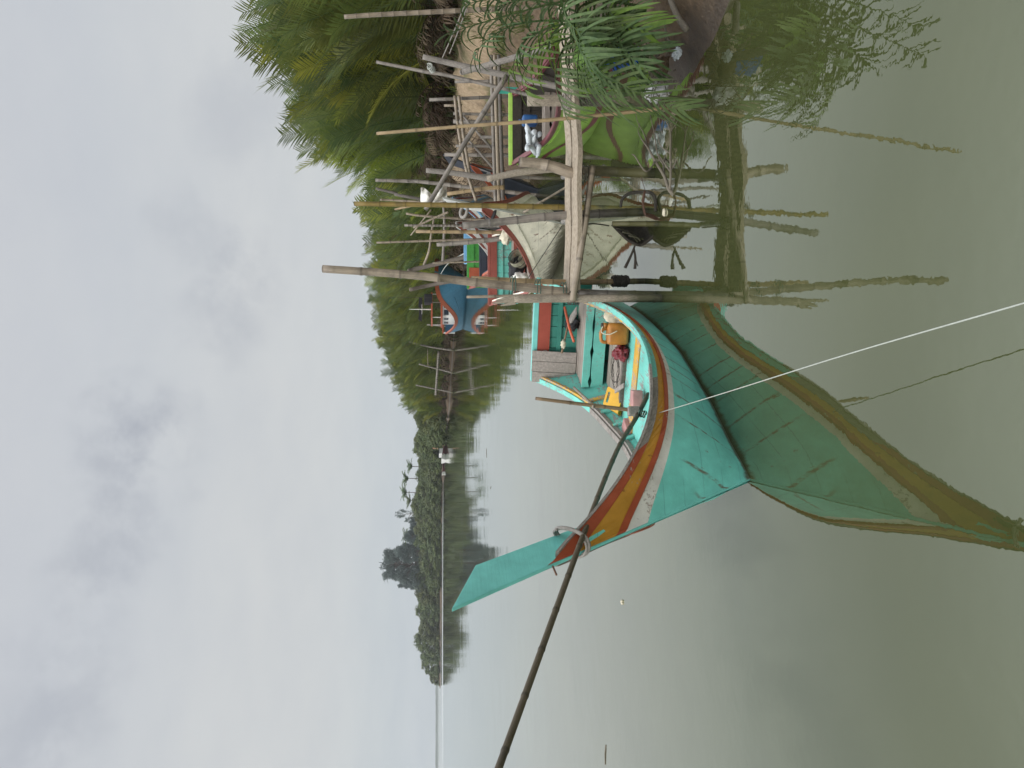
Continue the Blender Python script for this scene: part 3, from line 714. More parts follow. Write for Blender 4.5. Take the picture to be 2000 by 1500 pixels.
b = MB(); b.box((.14, 2.9, .14), 'orange_p', Matrix.Translation((-10.95, 0, 1.98))); b.build('stern_rail', tr, bevel=.02)
for s in (1, -1):
    b = MB(); b.box((.1, .1, 1.2), 'white_paint', Matrix.Translation((-10.95, s * 1.4, 1.4))); b.build('rail_post', tr)

# --- small far boats
def small_boat(label, px, py, L, Wd, mats, rz, cabin):
    p = PZ(px, py, 0); r = thing('river_boat', label, 'boat', p, rz)
    Hs = Hull([(-1, .30), (-.5, .18), (0, .2), (.2, .38)], [(-1, .8), (-.5, 1), (0, .6), (.2, .08)], [(-1, .5), (-.4, .6), (0, .05)], 1.9, zk=-.1, k=(L, Wd, L * .55)); Hs.zs_end = .2
    b = MB()
    for s in (1, -1):
        rows = [Hs.row((lambda t_: (lambda x: Hs.zsf(x) * (1 - t_) + Hs.zk * t_))(j / 4), 14) for j in range(5)]
        strip(b, Hs, rows, [lambda x: mats[1] if x < -.8 else mats[0]] * 4, s)
    q = [b.add(Hs.P(-1, s * Hs.w(-1, z), z)) for z, s in ((.3, 1), (.3, -1), (-.08, -1), (-.08, 1))]; b.face(q, mats[1])
    b.build('hull', r, smooth=True)
    floor_part('deck', Hs, r, -.98, .05, .12, mats[2])
    if cabin:
        b = MB(); b.box((L * .30, Wd * 1.3, L * .17), 'white_paint', Matrix.Translation((-L * .55, 0, L * .17))); cb = b.build('cabin', r, bevel=.1)
        b = MB(); b.box((L * .34, Wd * 1.5, L * .02), 'glass', Matrix.Translation((-L * .53, 0, L * .265))); b.build('roof', cb)
        b = MB(); b.tube([(-L * .3, 0, L * .29), (-L * .26, 0, L * .5)], .12, 'pink_p', 6); b.build('mast', r)
small_boat('dark red motor boat with white cabin far off by the mangroves', 870, 866, 7.6, 1.3, ('maroon', 'white_paint', 'grey_plank'), R(52), True)
small_boat('tiny dark red skiff with a white stern beyond the motor boat', 866.5, 906, 4.2, .9, ('maroon', 'white_paint', 'grey_plank'), R(20), False)
# ------------------------------------------------------------------ jetty, poles and ropes
M['b_mossy'] = m_bamboo('mossy bamboo', (.17, .14, .07), (.27, .22, .12), 1.1)
def polyline(px):   # [(x, y, Y), ...] -> world points
    return [PY(*q) for q in px]
def dip(pts, z=-.25):
    a, b_ = pts[-2], pts[-1]; d_ = (b_ - a).normalized()
    if d_.z < -.2:
        k = (z - b_.z) / d_.z
        if k > 0: pts[-1] = b_ + d_ * k
    return pts
def smooth_pts(pts, n=6):
    out = []
    P = [pts[0]] + pts + [pts[-1]]
    for i in range(1, len(P) - 2):
        p0, p1, p2, p3 = P[i - 1:i + 3]
        for k in range(n):
            u = k / n; out.append(.5 * ((2 * p1) + (p2 - p0) * u + (2 * p0 - 5 * p1 + 4 * p2 - p3) * u * u + (3 * p1 - p0 - 3 * p2 + p3) * u ** 3))
    return out + [pts[-1]]
def pole(name, px, w, mat, label=None, cat=None, parent=None, group=None, ground_it=True, nodes=.34, taper=.85, seg=9, open_top=False, wob=.0, zdip=None):
    pts = polyline(px)
    if ground_it:
        e = pts[-1]; zg = -.3 if zdip is None else zdip
        if zdip is None and e.x > shore(e.y) + .1: zg = ground(e.x, e.y) - .15
        pts = dip(pts, zg)
    if len(pts) > 2: pts = smooth_pts(pts, 5)
    elif wob:
        a, b_ = pts; s_ = (b_ - a).orthogonal().normalized()
        pts = [a.lerp(b_, i / 8) + s_ * (math.sin(i * 2.1 + a.x * 9) * wob + math.sin(math.pi * i / 8) * wob * 2) for i in range(9)]
    Ym = sum(q[2] for q in px) / len(px); r = w * .46 * Ym / FPX; n = len(pts)
    rad = [lerp(r * taper, r / max(.6, taper) ** .5, i / (n - 1)) for i in range(n)]
    b = MB(); b.tube(pts, rad, mat, seg, nodes=nodes if mat.startswith('b_') else 0)
    if mat.startswith('b_') and open_top:      # dark disc on the closed end, painting the shade inside a hollow culm
        d_ = (pts[1] - pts[0]).normalized(); b.tube([pts[0] - d_ * .004, pts[0] + d_ * .003], rad[0] * .72, 'dark_wood', seg)
    o = b.build(name, parent, smooth=True)
    if parent is None: recentre(o, pts[-1]); tag(o, label, cat, group)
    return o
def coil(parent, name, axis_a, axis_b, r, turns, mat, tr=.008, top=False, label=None):
    a, b_ = Vector(axis_a), Vector(axis_b); d_ = (b_ - a).normalized(); n = d_.orthogonal().normalized(); m_ = d_.cross(n); pts = []
    N = int(turns * 12)
    for i in range(N + 1):
        th = 2 * math.pi * i / 12; k = i / N + .04 * math.sin(i * 1.7); pts.append(a.lerp(b_, k) + (n * math.cos(th) + m_ * math.sin(th)) * (r + .006 * math.sin(i * 2.3)))
    b = MB(); b.tube(pts, tr, mat, 6)
    return b.build(name, parent, smooth=True)
J0 = PY(1272, 330, 9.2)
jet = thing('bamboo_jetty', 'weathered bamboo jetty with a two board timber deck lashed to its posts', 'jetty', (J0.x, J0.y, 0))
JI = Matrix.Translation((-J0.x, -J0.y, 0))
def into(o, root=jet):
    o.data.transform(Matrix.Translation(-root.location)); return o
def plank_path(name, px, wpx, thpx, mat, parent, root=None, wob=.006):
    pts = polyline(px); Ym = px[0][2]; w = wpx * Ym / FPX / 2; th = thpx * Ym / FPX / 2
    b = MB(); N = 14; P = []
    for i in range(N + 1):
        f = i / N * (len(pts) - 1); k = min(int(f), len(pts) - 2); P.append(pts[k].lerp(pts[k + 1], f - k))
    d_ = (P[-1] - P[0]).normalized(); z = Vector((0, 0, 1)); z = (z - d_ * z.dot(d_)).normalized(); y = d_.cross(z); o = rnd.random() * 7; rings = []
    for i, p in enumerate(P):
        ww = w * (1 + .12 * math.sin(i * 1.9 + o)); hh = th * (1 + .15 * math.sin(i * 2.7 + o * 2)); off = z * wob * math.sin(i * 1.3 + o)
        rings.append([b.add(p + off + z * (ww * a) + y * (hh * c)) for a, c in ((1, .55), (.8, 1), (-.8, 1), (-1, .55), (-1, -.55), (-.8, -1), (.8, -1), (1, -.55))])
    L = (P[-1] - P[0]).length / N
    for i in range(N):
        for j in range(8):
            j2 = (j + 1) % 8; b.face((rings[i][j], rings[i][j2], rings[i + 1][j2], rings[i + 1][j]), mat, [(j * .02 + o, i * L), (j * .02 + .02 + o, i * L), (j * .02 + .02 + o, i * L + L), (j * .02 + o, i * L + L)])
    b.face(rings[0][::-1], mat, [(k * .02, 0) for k in range(8)]); b.face(rings[-1], mat, [(k * .02, 0) for k in range(8)])
    ob = b.build(name, parent)
    return into(ob, root) if root else ob
def deck_plank(name, near, far, z, th, mat):
    """a long flat board whose near and far top edges follow two lines at height z"""
    b = MB(); N = 22; ph = rnd.random() * 9; rings = []
    def at(e, f):
        k = min(int(f * (len(e) - 1)), len(e) - 2); u = f * (len(e) - 1) - k
        return PZ(lerp(e[k][0], e[k + 1][0], u), lerp(e[k][1], e[k + 1][1], u), z)
    for i in range(N + 1):
        f = i / N; A, B2 = at(near, f), at(far, f); d_ = (B2 - A).normalized(); w_ = .014 * math.sin(i * 1.7 + ph) + .008 * math.sin(i * 4.1 + ph)
        A = A - d_ * w_; dz = Vector((0, 0, .008 * math.sin(i * 1.1 + ph))); rings.append([b.add(q) for q in (A + dz, A.lerp(B2, .33) + dz * 1.6, A.lerp(B2, .66) - dz, B2 + dz, B2 + dz - Vector((0, 0, th)), A + dz - Vector((0, 0, th)))])
    L = (at(near, 1) - at(near, 0)).length / N
    for i in range(N):
        for j in range(6):
            j2 = (j + 1) % 6; b.face((rings[i][j], rings[i + 1][j], rings[i + 1][j2], rings[i][j2]), mat, [(j * .15 + ph, i * L), (j * .15 + ph, i * L + L), (j * .15 + .15 + ph, i * L + L), (j * .15 + .15 + ph, i * L)])
    b.face(rings[0], mat, [(k * .05, 0) for k in range(6)]); b.face(rings[-1][::-1], mat, [(k * .05, 0) for k in range(6)])
    return into(b.build(name, jet))
deck_plank('deck_board', [(1125, 566), (1129, 310), (1119, 120), (1112, 10)], [(1114, 568), (1118.5, 310), (1108.5, 120), (1102, 10)], 1.0, .055, 'beam_wood')
deck_plank('deck_board', [(1111.5, 571), (1116, 310), (1106, 120), (1099, 10)], [(1101, 572), (1105, 310), (1095, 120), (1089, 10)], 1.004, .05, 'beam_wood')
for (v0, y0, v1, y1) in ((1126, 335, 1102, 345), (1126, 425, 1102, 432), (1124, 560, 1101, 563), (1118, 197, 1096, 200)):
    A_ = PZ(v0, y0, .93); B_ = PZ(v1, y1, .93); b = MB(); b.tube([A_ + (A_ - B_) * .15, B_ + (B_ - A_) * .1], .035, 'b_grey', 8, nodes=.3); into(b.build('joist', jet, smooth=True))
JP = lambda px, w, mat, **k: into(pole('post', px, w, mat, parent=jet, **k))
JP([(1004, 585, 8.8), (1120, 583, 8.78), (1298, 583, 8.72)], 17, 'post_wood', taper=.95)
JP([(1150, 334, 9.1), (1298, 339, 9.05)], 23, 'b_mossy', taper=.95)
JP([(1014, 316, 9.0), (1066, 322, 9.0), (1127, 342, 9.0)], 24, 'b_pale', ground_it=False, open_top=True)
JP([(903, 441, 9.45), (1000, 431, 9.42), (1100, 421, 9.4), (1240, 415, 9.35)], 18, 'b_grey', open_top=True)
JP([(1196, 437, 8.95), (1290, 437, 8.9)], 13, 'b_mossy', nodes=.2)
JP([(1030, 197, 9.35), (1160, 196, 9.3), (1210, 196, 9.25)], 27, 'post_wood')
JP([(1130, 572, 9.0), (1245, 575, 9.0)], 17, 'b_grey')
b = MB()   # splintered top of the outer post
for (ya, yb_, tp) in ((579, 583, 968), (584, 588, 962), (589, 591, 978)):
    P = [PY(tp, ya + 8, 8.8), PY(1006, (ya + yb_) / 2, 8.8)]; b.tube(P, [.008, .034], 'post_wood', 5)
into(b.build('splintered_top', jet))
into(pole('brace', [(1118, 590, 8.72), (1141, 450, 8.72), (1158, 325, 8.76)], 14, 'b_pale', parent=jet, ground_it=False, taper=1, nodes=.5))
for y_, v_, r_ in ((582, 1120, .075), (338, 1140, .085), (430, 1128, .07), (197, 1108, .10)):
    a = PY(v_ - 10, y_, 9.05); c_ = PY(v_ + 14, y_ + 1, 9.05); into(coil(jet, 'lashing', a, c_, r_, 5, 'rope_d' if y_ > 400 else 'rope', .007))
for (v_, y_) in ((1137, 583), (1137, 333), (1135, 434)):
    b = MB(); b.box((.30, .07, .06), 'post_wood', frame(PY(v_, y_, 9.02), (.25, 1, .1))); into(b.build('wedge', jet, bevel=.006))
b = MB()  # hanging coir fibres on the far post
for i in range(26):
    p = PY(1118 + rnd.random() * 6, 187 + rnd.random() * 20, 9.14); b.tube([p, p + Vector((rnd.uniform(-.02, .02), -.02, -.12)), p + Vector((rnd.uniform(-.04, .04), -.02, -.18 - .12 * rnd.random()))], .003, 'rope', 4, cap=False)
into(b.build('fibre', jet))
# free bamboo poles round the jetty end
pole('bamboo_pole', [(630, 525, 9.32), (800, 537, 9.3), (950, 554, 9.28), (1120, 571, 9.25), (1250, 579, 9.2)], 18, 'b_pale', 'tallest pale bamboo pole, leaning over the jetty end against the sky', 'bamboo pole', open_top=True, taper=.9, seg=12, nodes=.46)
p3 = pole('bamboo_pole', [(920, 544, 9.5), (1100, 551, 9.48), (1244, 549, 9.45)], 12.5, 'b_tan', 'shorter bamboo pole with a dark rope bundle round its foot at the jetty end', 'bamboo pole', open_top=True)
q = coil(None, 'rope_bundle', PY(1196, 549, 9.45), PY(1226, 549, 9.45), .062, 11, 'rope_d', .014); recentre(q, PY(1211, 549, 9.45)); tag(q, 'thick dark rope bundle wound round a bamboo pole just above the water', 'rope')
pole('bamboo_stick', [(911, 580, 9.1), (1000, 578, 9.08), (1112, 576, 9.05)], 7, 'b_pale', 'thin split bamboo stick tied beside the tallest pole at the jetty end', 'bamboo stick', ground_it=False)
for v_ in (1000, 1048, 1098):
    q = coil(None, 'twine_lashing', PY(v_ - 5, 559 + (v_ - 1000) * .12, 9.3), PY(v_ + 6, 560 + (v_ - 1000) * .12, 9.3), .125, 2, 'rope_g', .006)
    recentre(q, PY(v_, 560, 9.3)); tag(q, {1000: 'uppermost green twine lashing round the poles at the jetty end', 1048: 'middle one of three green twine lashings round the jetty end poles', 1098: 'lowest green twine lashing, level with the jetty deck'}[v_], 'twine')
pole('bamboo_pole', [(692, 398, 12.2), (900, 401, 12.1), (1110, 405, 12.0)], 11.5, 'b_green', 'tall yellow green bamboo pole with a broken tip beside the white prow', 'bamboo pole', open_top=True, nodes=.4)
pole('bamboo_pole', [(735, 261, 8.1), (900, 247, 8.0), (1100, 232, 7.9), (1350, 206, 7.75)], 8, 'b_tan', 'long thin tan bamboo leaning in front of the lime green boat', 'bamboo pole', zdip=-.02, nodes=.42)
pole('wooden_pole', [(831, 410, 12.6), (905, 284, 12.4), (990, 148, 12.2)], 11, 'b_grey', 'smooth grey pole lying slantwise across the walkway rails', 'pole', ground_it=False, nodes=.9)
pole('wooden_pole', [(735, 121, 12.8), (790, 132, 12.75), (835, 141, 12.7), (900, 153, 12.6), (1010, 180, 12.4)], 7.5, 'b_grey', 'crooked pale grey branch pole tied with white rope beside the bank', 'pole', nodes=.8)
pole('wooden_post', [(826, 111, 12.4), (905, 129, 12.35), (1015, 153, 12.2)], 13, 'grey_wood', 'thick brown grey post leaning outward from the dirt bank', 'post')
pole('wooden_plank', [(903, 141, 12.0), (938, 131, 11.9), (1020, 108, 11.6)], 13, 'grey_wood', 'grey plank propped up against the leaning post on the bank', 'plank')
q = coil(None, 'rope_knot', PY(838, 128, 12.45), PY(846, 138, 12.6), .042, 4, 'rope_w', .012); recentre(q, PY(843, 133, 12.5)); tag(q, 'white rope knotted round the crooked branch pole', 'rope')
pole('bamboo_pole', [(672, 33, 13.2), (770, 27, 13.2), (875, 22, 13.2)], 10, 'b_pale', 'pale ringed bamboo post standing before the tallest palms on the bank', 'bamboo pole', nodes=.21)
pole('wooden_pole', [(832, 333, 14.0), (900, 340, 14.0), (962, 351, 14.0)], 12, 'grey_wood', 'slanting upper length of a kinked grey post behind the walkway', 'post', ground_it=False)
pole('wooden_post', [(952, 350, 13.8), (1034, 334, 13.6), (1140, 326, 13.5)], 16, 'post_wood', 'bent pale split post standing in the water below the walkway', 'post')
pole('wooden_post', [(838, 195, 15.6), (958, 190, 15.6)], 8, 'b_grey', 'upright stake on the walkway nearest the teal stern post', 'stake')
pole('wooden_post', [(867, 206, 15.7), (902, 206, 15.7)], 6, 'b_pale', 'shortest white stake beside the walkway handrail', 'stake', ground_it=False)
pole('wooden_pole', [(733, 352, 16.5), (800, 354, 16.5), (850, 358, 16.4), (925, 367, 16.3)], 8, 'b_grey', 'curved ringed grey bamboo rising behind the slanting pole', 'bamboo pole', nodes=.23)
pole('wooden_stick', [(734, 368, 18.5), (775, 378, 18.5), (800, 385, 18.4), (905, 402, 18.2)], 6.5, 'stake_dark', 'crooked dark stick holding up the white cloth', 'stick')
pole('bamboo_stick', [(742, 390, 19.5), (800, 393, 19.5), (910, 400, 19.2)], 5, 'b_pale', 'slim pale stick just beside the tall yellow green bamboo', 'stick')
pole('bamboo_stick', [(771, 409, 19), (805, 402, 18.8), (830, 398, 18.6)], 5, 'b_tan', 'short tan stick slanting out from the yellow green bamboo', 'stick', ground_it=False)
pole('bamboo_stick', [(793, 417, 20), (853, 424, 20), (920, 428, 20)], 5.5, 'b_pale', 'pale stake with a cross stick tied to it behind the white prow', 'stake')
pole('bamboo_stick', [(807, 445, 19.8), (850, 425, 19.7), (876, 414, 19.6)], 4.5, 'b_pale', 'bleached stick tied slantwise across the stake behind the white prow', 'stick', ground_it=False)
pole('bamboo_stick', [(802, 460, 21), (842, 410, 20.6)], 3, 'b_pale', 'very thin stick slanting across near the palms behind the stakes', 'stick', ground_it=False)
pole('wooden_pole', [(790, 440, 20.5), (908, 441, 20.4)], 6, 'b_grey', 'closely ringed dark grey stake before the light blue boat', 'stake', nodes=.1)
pole('bamboo_pole', [(812, 452, 17.2), (985, 454, 17)], 8.5, 'b_tan', 'straight tan bamboo stake in front of the orange stern board', 'bamboo pole', open_top=True)
pole('bamboo_stick', [(735, 474, 19), (850, 470, 19), (915, 468, 19)], 5, 'b_pale', 'tallest thin pale stick above the green stern board', 'stick')
pole('wooden_post', [(853, 478, 16.4), (920, 473, 16.3), (1005, 463, 16.2)], 10, 'b_grey', 'stout grey stake leaning against the inside of the white boat', 'stake', ground_it=False)
pole('wooden_pole', [(866, 400, 22), (868, 440, 22), (865, 510, 22)], 6, 'grey_wood', 'level grey rail pole running behind the row of stakes', 'rail', ground_it=False)
pole('branch', [(848, 425, 23), (842, 460, 23), (838, 490, 23.2), (828, 517, 23.5)], 5, 'b_pale', 'bent bare branch tied to the stakes near the blue trawler bow', 'branch', ground_it=False)
pole('palm_stump', [(797, 529, 31), (830, 521, 31), (905, 503, 30.5)], 9.5, 'bark', 'leaning rough palm stump next to the trawler bow', 'stump')
pole('palm_stump', [(800, 566, 34), (860, 553, 34), (905, 545, 33)], 9, 'bark', 'rough palm stump rising behind the red trawler gunwale', 'stump')
pole('bamboo_stick', [(938, 268, 15.4), (980, 268, 15.4)], 8, 'b_grey', 'short grey stake under the middle of the walkway', 'stake')
pole('bamboo_stick', [(885, 237, 15.8), (975, 240, 15.7)], 10, 'b_grey', 'grey walkway stake behind the long thin tan bamboo', 'stake')
pole('bamboo_stick', [(868, 302, 15.8), (950, 303, 15.7)], 9, 'b_grey', 'grey walkway stake crossed by the slanting pole', 'stake')
pole('bamboo_stick', [(845, 513, 24), (868, 513, 24), (900, 512, 24)], 4, 'b_pale', 'thin low stake by the trawler bow', 'stake')
pole('bamboo_pole', [(873, 379, 15), (950, 368, 14.9), (985, 366, 14.9)], 9, 'b_tan', 'tan bamboo stake in front of the slate navy hull', 'bamboo pole', ground_it=False)
pole('bamboo_stick', [(1022, 415, 12.3), (1085, 378, 12.1)], 5.5, 'b_pale', 'pale stick slanting into the water beside the navy hull', 'stick', ground_it=True)
# walkway along the bank
wk = thing('walkway', 'rickety bamboo walkway with handrails along the foot of the dirt bank', 'walkway', (5.2, 15.4, 0))
for k, (v0, v1, Y) in enumerate(((961, 968, 15.2), (968, 975, 15.1), (976, 983, 15.0))):
    into(pole('deck_pole', [(v0 - 2, 108, Y), (v0 + 2, 250, Y), (v1, 396, Y)], 8, ('b_grey', 'beam_wood', 'stake_dark')[k], parent=wk, ground_it=False, taper=1, nodes=.6), wk)
for k, (p) in enumerate(([(888, 187, 15.4), (898, 270, 15.4), (918, 352, 15.4)], [(896, 187, 15.3), (905, 262, 15.3), (918, 345, 15.2)], [(899, 278, 14.9), (912, 336, 14.8), (930, 392, 14.7)])):
    into(pole('handrail', p, 6.5, 'b_pale', parent=wk, ground_it=False, taper=1, nodes=.5), wk)
for (x0, y0, x1, y1) in ((888, 160, 985, 158), (885, 222, 985, 224), (890, 285, 990, 286), (900, 341, 990, 345)):
    into(pole('post', [(x0, y0, 15.45), (x1, y1, 15.4)], 7, 'b_grey', parent=wk), wk)
for (x0, y0, x1, y1) in ((895, 215, 960, 290), (905, 262, 965, 330)):
    into(pole('brace', [(x0, y0, 15.5), (x1, y1, 15.4)], 5, 'grey_wood', parent=wk, ground_it=False), wk)
# far fishing frame and stakes
ff = thing('fishing_platform', 'rickety fishing platform of bare poles standing off the far palms', 'fishing platform', PZ(882, 745, 0))
for px, w_ in (([(818, 711, 118), (880, 727, 118)], 3.6), ([(812, 752, 118), (882, 766, 118)], 3.4)):
    into(pole('post', px, w_, 'b_grey', parent=ff), ff)
into(pole('crossbar', [(857, 686, 118), (851, 772, 118)], 5, 'b_grey', parent=ff, ground_it=False, taper=1), ff)
into(pole('tie_pole', [(835, 681, 118), (836, 714, 118)], 1.6, 'b_pale', parent=ff, ground_it=False), ff)
pole('wooden_pole', [(798, 667, 116), (838, 677, 116), (885, 684, 116)], 4, 'b_grey', 'leaning bare pole in the water between trawler and fishing platform', 'pole')
pole('wooden_pole', [(834, 634, 84), (880, 638, 84)], 3.2, 'b_grey', 'mooring stake standing at the stern of the blue trawler', 'stake')
# --- ropes
def rope(name, pts, r, mat, label, cat='rope', n=8):
    b = MB(); b.tube(smooth_pts([Vector(p) for p in pts], n), r, mat, 6); o = b.build(name, None, smooth=True); return tag(recentre(o, pts[0]), label, cat)
A = PY(1272, 811, 6.42); B_ = PY(1655, 692, 3.85); C_ = PY(2000, 592, 2.75); D_ = C_ + (C_ - B_) * 1.2
rope('mooring_rope', [A, A.lerp(B_, .5) + Vector((0, 0, -.01)), B_, C_, D_], .0038, 'rope_w', 'thin white mooring rope running from the turquoise bow over the water')
rope('line', [PY(1030, 545, 14.6), PY(1098, 441, 14.6)], .008, 'rope_d', 'dark line slanting across the white hull')
rope('line', [PY(1138, 440, 9.0), PY(1160, 437, 9.0), PY(1190, 441, 8.95)], .008, 'rope_d', 'black cord tied to the short jetty stub')
rope('line', [PY(955, 470, 25), PY(875, 515, 50), PY(856, 545, 66)], .03, 'rope_w', 'taut pale mooring line of the blue trawler')
for k, (y0, v0, y1, v1) in enumerate(((0, 912, 118, 862), (0, 917, 105, 878))):
    rope('line', [PY(v0, y0, 12.0), PY((v0 + v1) / 2 + 1, (y0 + y1) / 2, 12.2), PY(v1, y1, 12.4)], .010, 'rope', ('upper', 'lower')[k] + ' of the two thin lines stretched from the leaning bank post', 'rope')
# bow pole of the main boat with its block, the long bamboo and the rope ring
bp = PZ(1252, 803, .63)
pole('bamboo_pole', [(1046, 778, bp.y - .05), (1150, 791, bp.y - .02), (1252, 803, bp.y)], 8.5, 'b_brown', 'short brown bamboo upright lashed inside the turquoise bow', 'bamboo pole', ground_it=False, taper=.85)
b = MB(); b.box((.085, .07, .11), 'grey_wood', frame(PY(1237, 803, bp.y - .03), (1, .3, 0))); q = b.build('wooden_block', None, bevel=.008); tag(recentre(q, PY(1237, 803, bp.y)), 'grey wooden block fixed to the foot of the brown bamboo upright', 'block')
q = coil(None, 'rope_knot', PY(1246, 805, bp.y - .06), PY(1262, 811, bp.y - .1), .030, 4, 'rope_g', .007); recentre(q, PY(1255, 808, bp.y)); tag(q, 'pale knot tying the mooring rope to the turquoise bow', 'rope')
pa = PY(1266, 770, bp.y + .25); pb = PY(1243, 815, bp.y - .12); pc = LM(.86, .13, 1.66)
dv = None
d0 = ray(974, 1500); best = None
for k in range(400):
    Y = 1.5 + k * .01; p = PY(974, 1500, Y); dd = (p - pc).normalized(); e = (dd - (pc - pb).normalized()).length
    if best is None or e < best[0]: best = (e, p)
pe = best[1]; pmid = PY(1205, 880, lerp(pb.y, pc.y, .32)); pc2 = PY(1143, 1035, pc.y - .03)
b = MB(); pp = smooth_pts([pa, pb, pmid, pc2, pe, pe + (pe - pc2) * 1.3], 6)
n1 = [p for p in pp]; b.tube(n1, [lerp(.024, .017, i / (len(n1) - 1)) for i in range(len(n1))], 'b_dark', 10, nodes=.36)
lb = b.build('bamboo_pole', None, smooth=True); tag(recentre(lb, pc2), 'very long dark bamboo pole lying across the turquoise prow out over the water', 'bamboo pole')
rc = LM(.93, .035, 1.66); hd = Vector((math.cos(RZ), math.sin(RZ), 0)); ax = (hd * .62 + Vector((0, 0, .78))).normalized(); lat_ = Vector((-math.sin(RZ), math.cos(RZ), 0)); fw = ax.cross(lat_)
pts = [rc + lat_ * (.085 * math.cos(a)) + fw * (.15 * math.sin(a)) + ax * (.02 * math.sin(2 * a)) for a in [2 * math.pi * i / 32 for i in range(33)]]
b = MB(); b.tube(pts, .015, 'rope', 9, cap=False); b.tube([p + ax * .022 - lat_ * .004 for p in pts[4:30]], .010, 'rope', 8)
q = b.build('rope_ring', None, smooth=True); tag(recentre(q, rc), 'grey rope ring looped round the turquoise prow and the bamboo', 'rope')
b = MB(); a = LM(-1.75, .0, 0)
p0, p1 = PZ(1122, 754, .9), PZ(1155, 800, .66)
b.tube([PY(1121, 757, 8.1), PY(1146, 780, 7.6), PY(1160, 795, 7.2)], .014, 'b_pale', 7); q = b.build('stick', None, smooth=True); tag(recentre(q, PY(1160, 795, 7.2)), 'short pale stick leaning on the grey far gunwale', 'stick')

# ------------------------------------------------------------------ things lying in the boats
def blob(name, c, r, mat, seed, amp=.3, sub=3, label=None, cat=None, fr=2.2, flat=None):
    import bmesh
    bm = bmesh.new(); bmesh.ops.create_icosphere(bm, subdivisions=sub, radius=1)
    for v in bm.verts:
        n = v.co.normalized(); k = 1 + amp * noise.noise(n * fr + Vector((seed, 0, 0))) + amp * .5 * noise.noise(n * fr * 3 + Vector((0, seed, 0)))
        v.co = Vector((n.x * r[0] * k, n.y * r[1] * k, max(n.z * r[2] * k, flat if flat is not None else -9)))
    me = bpy.data.meshes.new(name); bm.to_mesh(me); bm.free(); me.materials.append(M[mat])
    me.polygons.foreach_set('use_smooth', [True] * len(me.polygons))
    o = bpy.data.objects.new(name, me); COL.objects.link(o); o.location = c
    return tag(o, label, cat)
def rbox(name, size, mat, mtx, parent=None, bev=.02, taper=None):
    b = MB(); b.box(size, mat); 
    if taper: b.v = [(x * (taper if z > 0 else 1), y * (taper if z > 0 else 1), z) for x, y, z in b.v]
    o = b.build(name, parent)
    bv = o.modifiers.new('bevel', 'BEVEL'); bv.width = bev; bv.segments = 3
    o.data.polygons.foreach_set('use_smooth', [True] * 6)
    if parent is None: o.matrix_world = mtx
    else: o.matrix_parent_inverse = Matrix(); o.matrix_basis = mtx
    return o
# amber jerrycan
cp = PZ(1228, 652, .41); can = thing('jerrycan', 'amber plastic jerrycan tied with string on the floor of the turquoise boat', 'jerrycan', cp, RZ + .2)
rbox('body', (.16, .25, .25), 'orange_can', Matrix.Translation((0, 0, .135)), can, .045)
b = MB(); b.tube(smooth_pts([Vector((0, -.10, .255)), Vector((0, -.08, .315)), Vector((0, .03, .32)), Vector((0, .06, .26))], 4), .02, 'orange_can', 8); b.build('handle', can, smooth=True)
b = MB(); b.tube([(0, .095, .26), (0, .095, .30)], .032, 'orange_can', 10); b.tube([(0, .095, .30), (0, .095, .325)], .027, 'rope_d', 10); b.build('cap', can, smooth=True)
b = MB(); b.tube(smooth_pts([Vector((.02, .09, .31)), Vector((.06, .02, .33)), Vector((.09, .0, .25)), Vector((.10, .04, .16))], 5), .006, 'cream', 5); b.build('string', can, smooth=True)
cq = PZ(1226, 688, .41); blob('tarp_bundle', cq + Vector((0, .05, .06)), (.09, .12, .085), 'red_can', 41, .5, 4, 'dark red plastic bundle lying behind the amber jerrycan', 'bundle', 2.6)
blob('sack', PZ(1196, 618, .50), (.08, .07, .10), 'cream', 3, .3, 3, 'cream cloth sack wedged behind the amber jerrycan', 'sack')
# yellow scoop cut from a can
sp = PZ(1214, 790, .42)
sc_ = thing('bailer', 'yellow plastic bailing scoop cut from an old can with a grip hole', 'scoop', sp)
c00, c10, c11, c01 = PY(1207, 809, sp.y - .02), PY(1217, 772, sp.y + .04), PY(1188, 764, sp.y + .22), PY(1178, 791, sp.y + .16)
ux = (c10 - c00); uy = (c01 - c00); nn = ux.cross(uy).normalized()
def sq(u, v, w=0): return c00 + ux * u + uy * v + nn * w - sp
b = MB(); outer = [(0, 0), (1, 0), (1, .94), (.93, 1), (.07, 1), (0, .94)]
hole = [(.25, .74), (.75, .74), (.80, .80), (.75, .88), (.25, .88), (.20, .80)]
for w in (0, .012):
    A = [b.add(sq(u, v, w)) for u, v in outer]; H_ = [b.add(sq(u, v, w)) for u, v in hole]
    for q in ((0, 1, 7, 6), (1, 2, 8, 7), (2, 3, 9, 8), (3, 4, 10, 9), (4, 5, 11, 10), (5, 0, 6, 11)):
        f = [(A + H_)[k] for k in q]; b.face(f if w else f[::-1], 'yellow_pl')
n_ = 12
for k in range(6):
    b.face((k, (k + 1) % 6, n_ + (k + 1) % 6, n_ + k), 'yellow_pl'); b.face((6 + (k + 1) % 6, 6 + k, n_ + 6 + k, n_ + 6 + (k + 1) % 6), 'yellow_pl')
b.build('plate', sc_)
b = MB()
for (u0, v0, u1, v1) in ((0, 0, 1, 0), (1, 0, 1, .7), (0, .7, 0, 0)):
    P = [sq(u0, v0), sq(u1, v1), sq(u1, v1, -.07), sq(u0, v0, -.07)]; i = [b.add(p) for p in P]; b.face(i, 'yellow_pl'); b.face(i[::-1], 'yellow_pl')
b.build('rim', sc_)
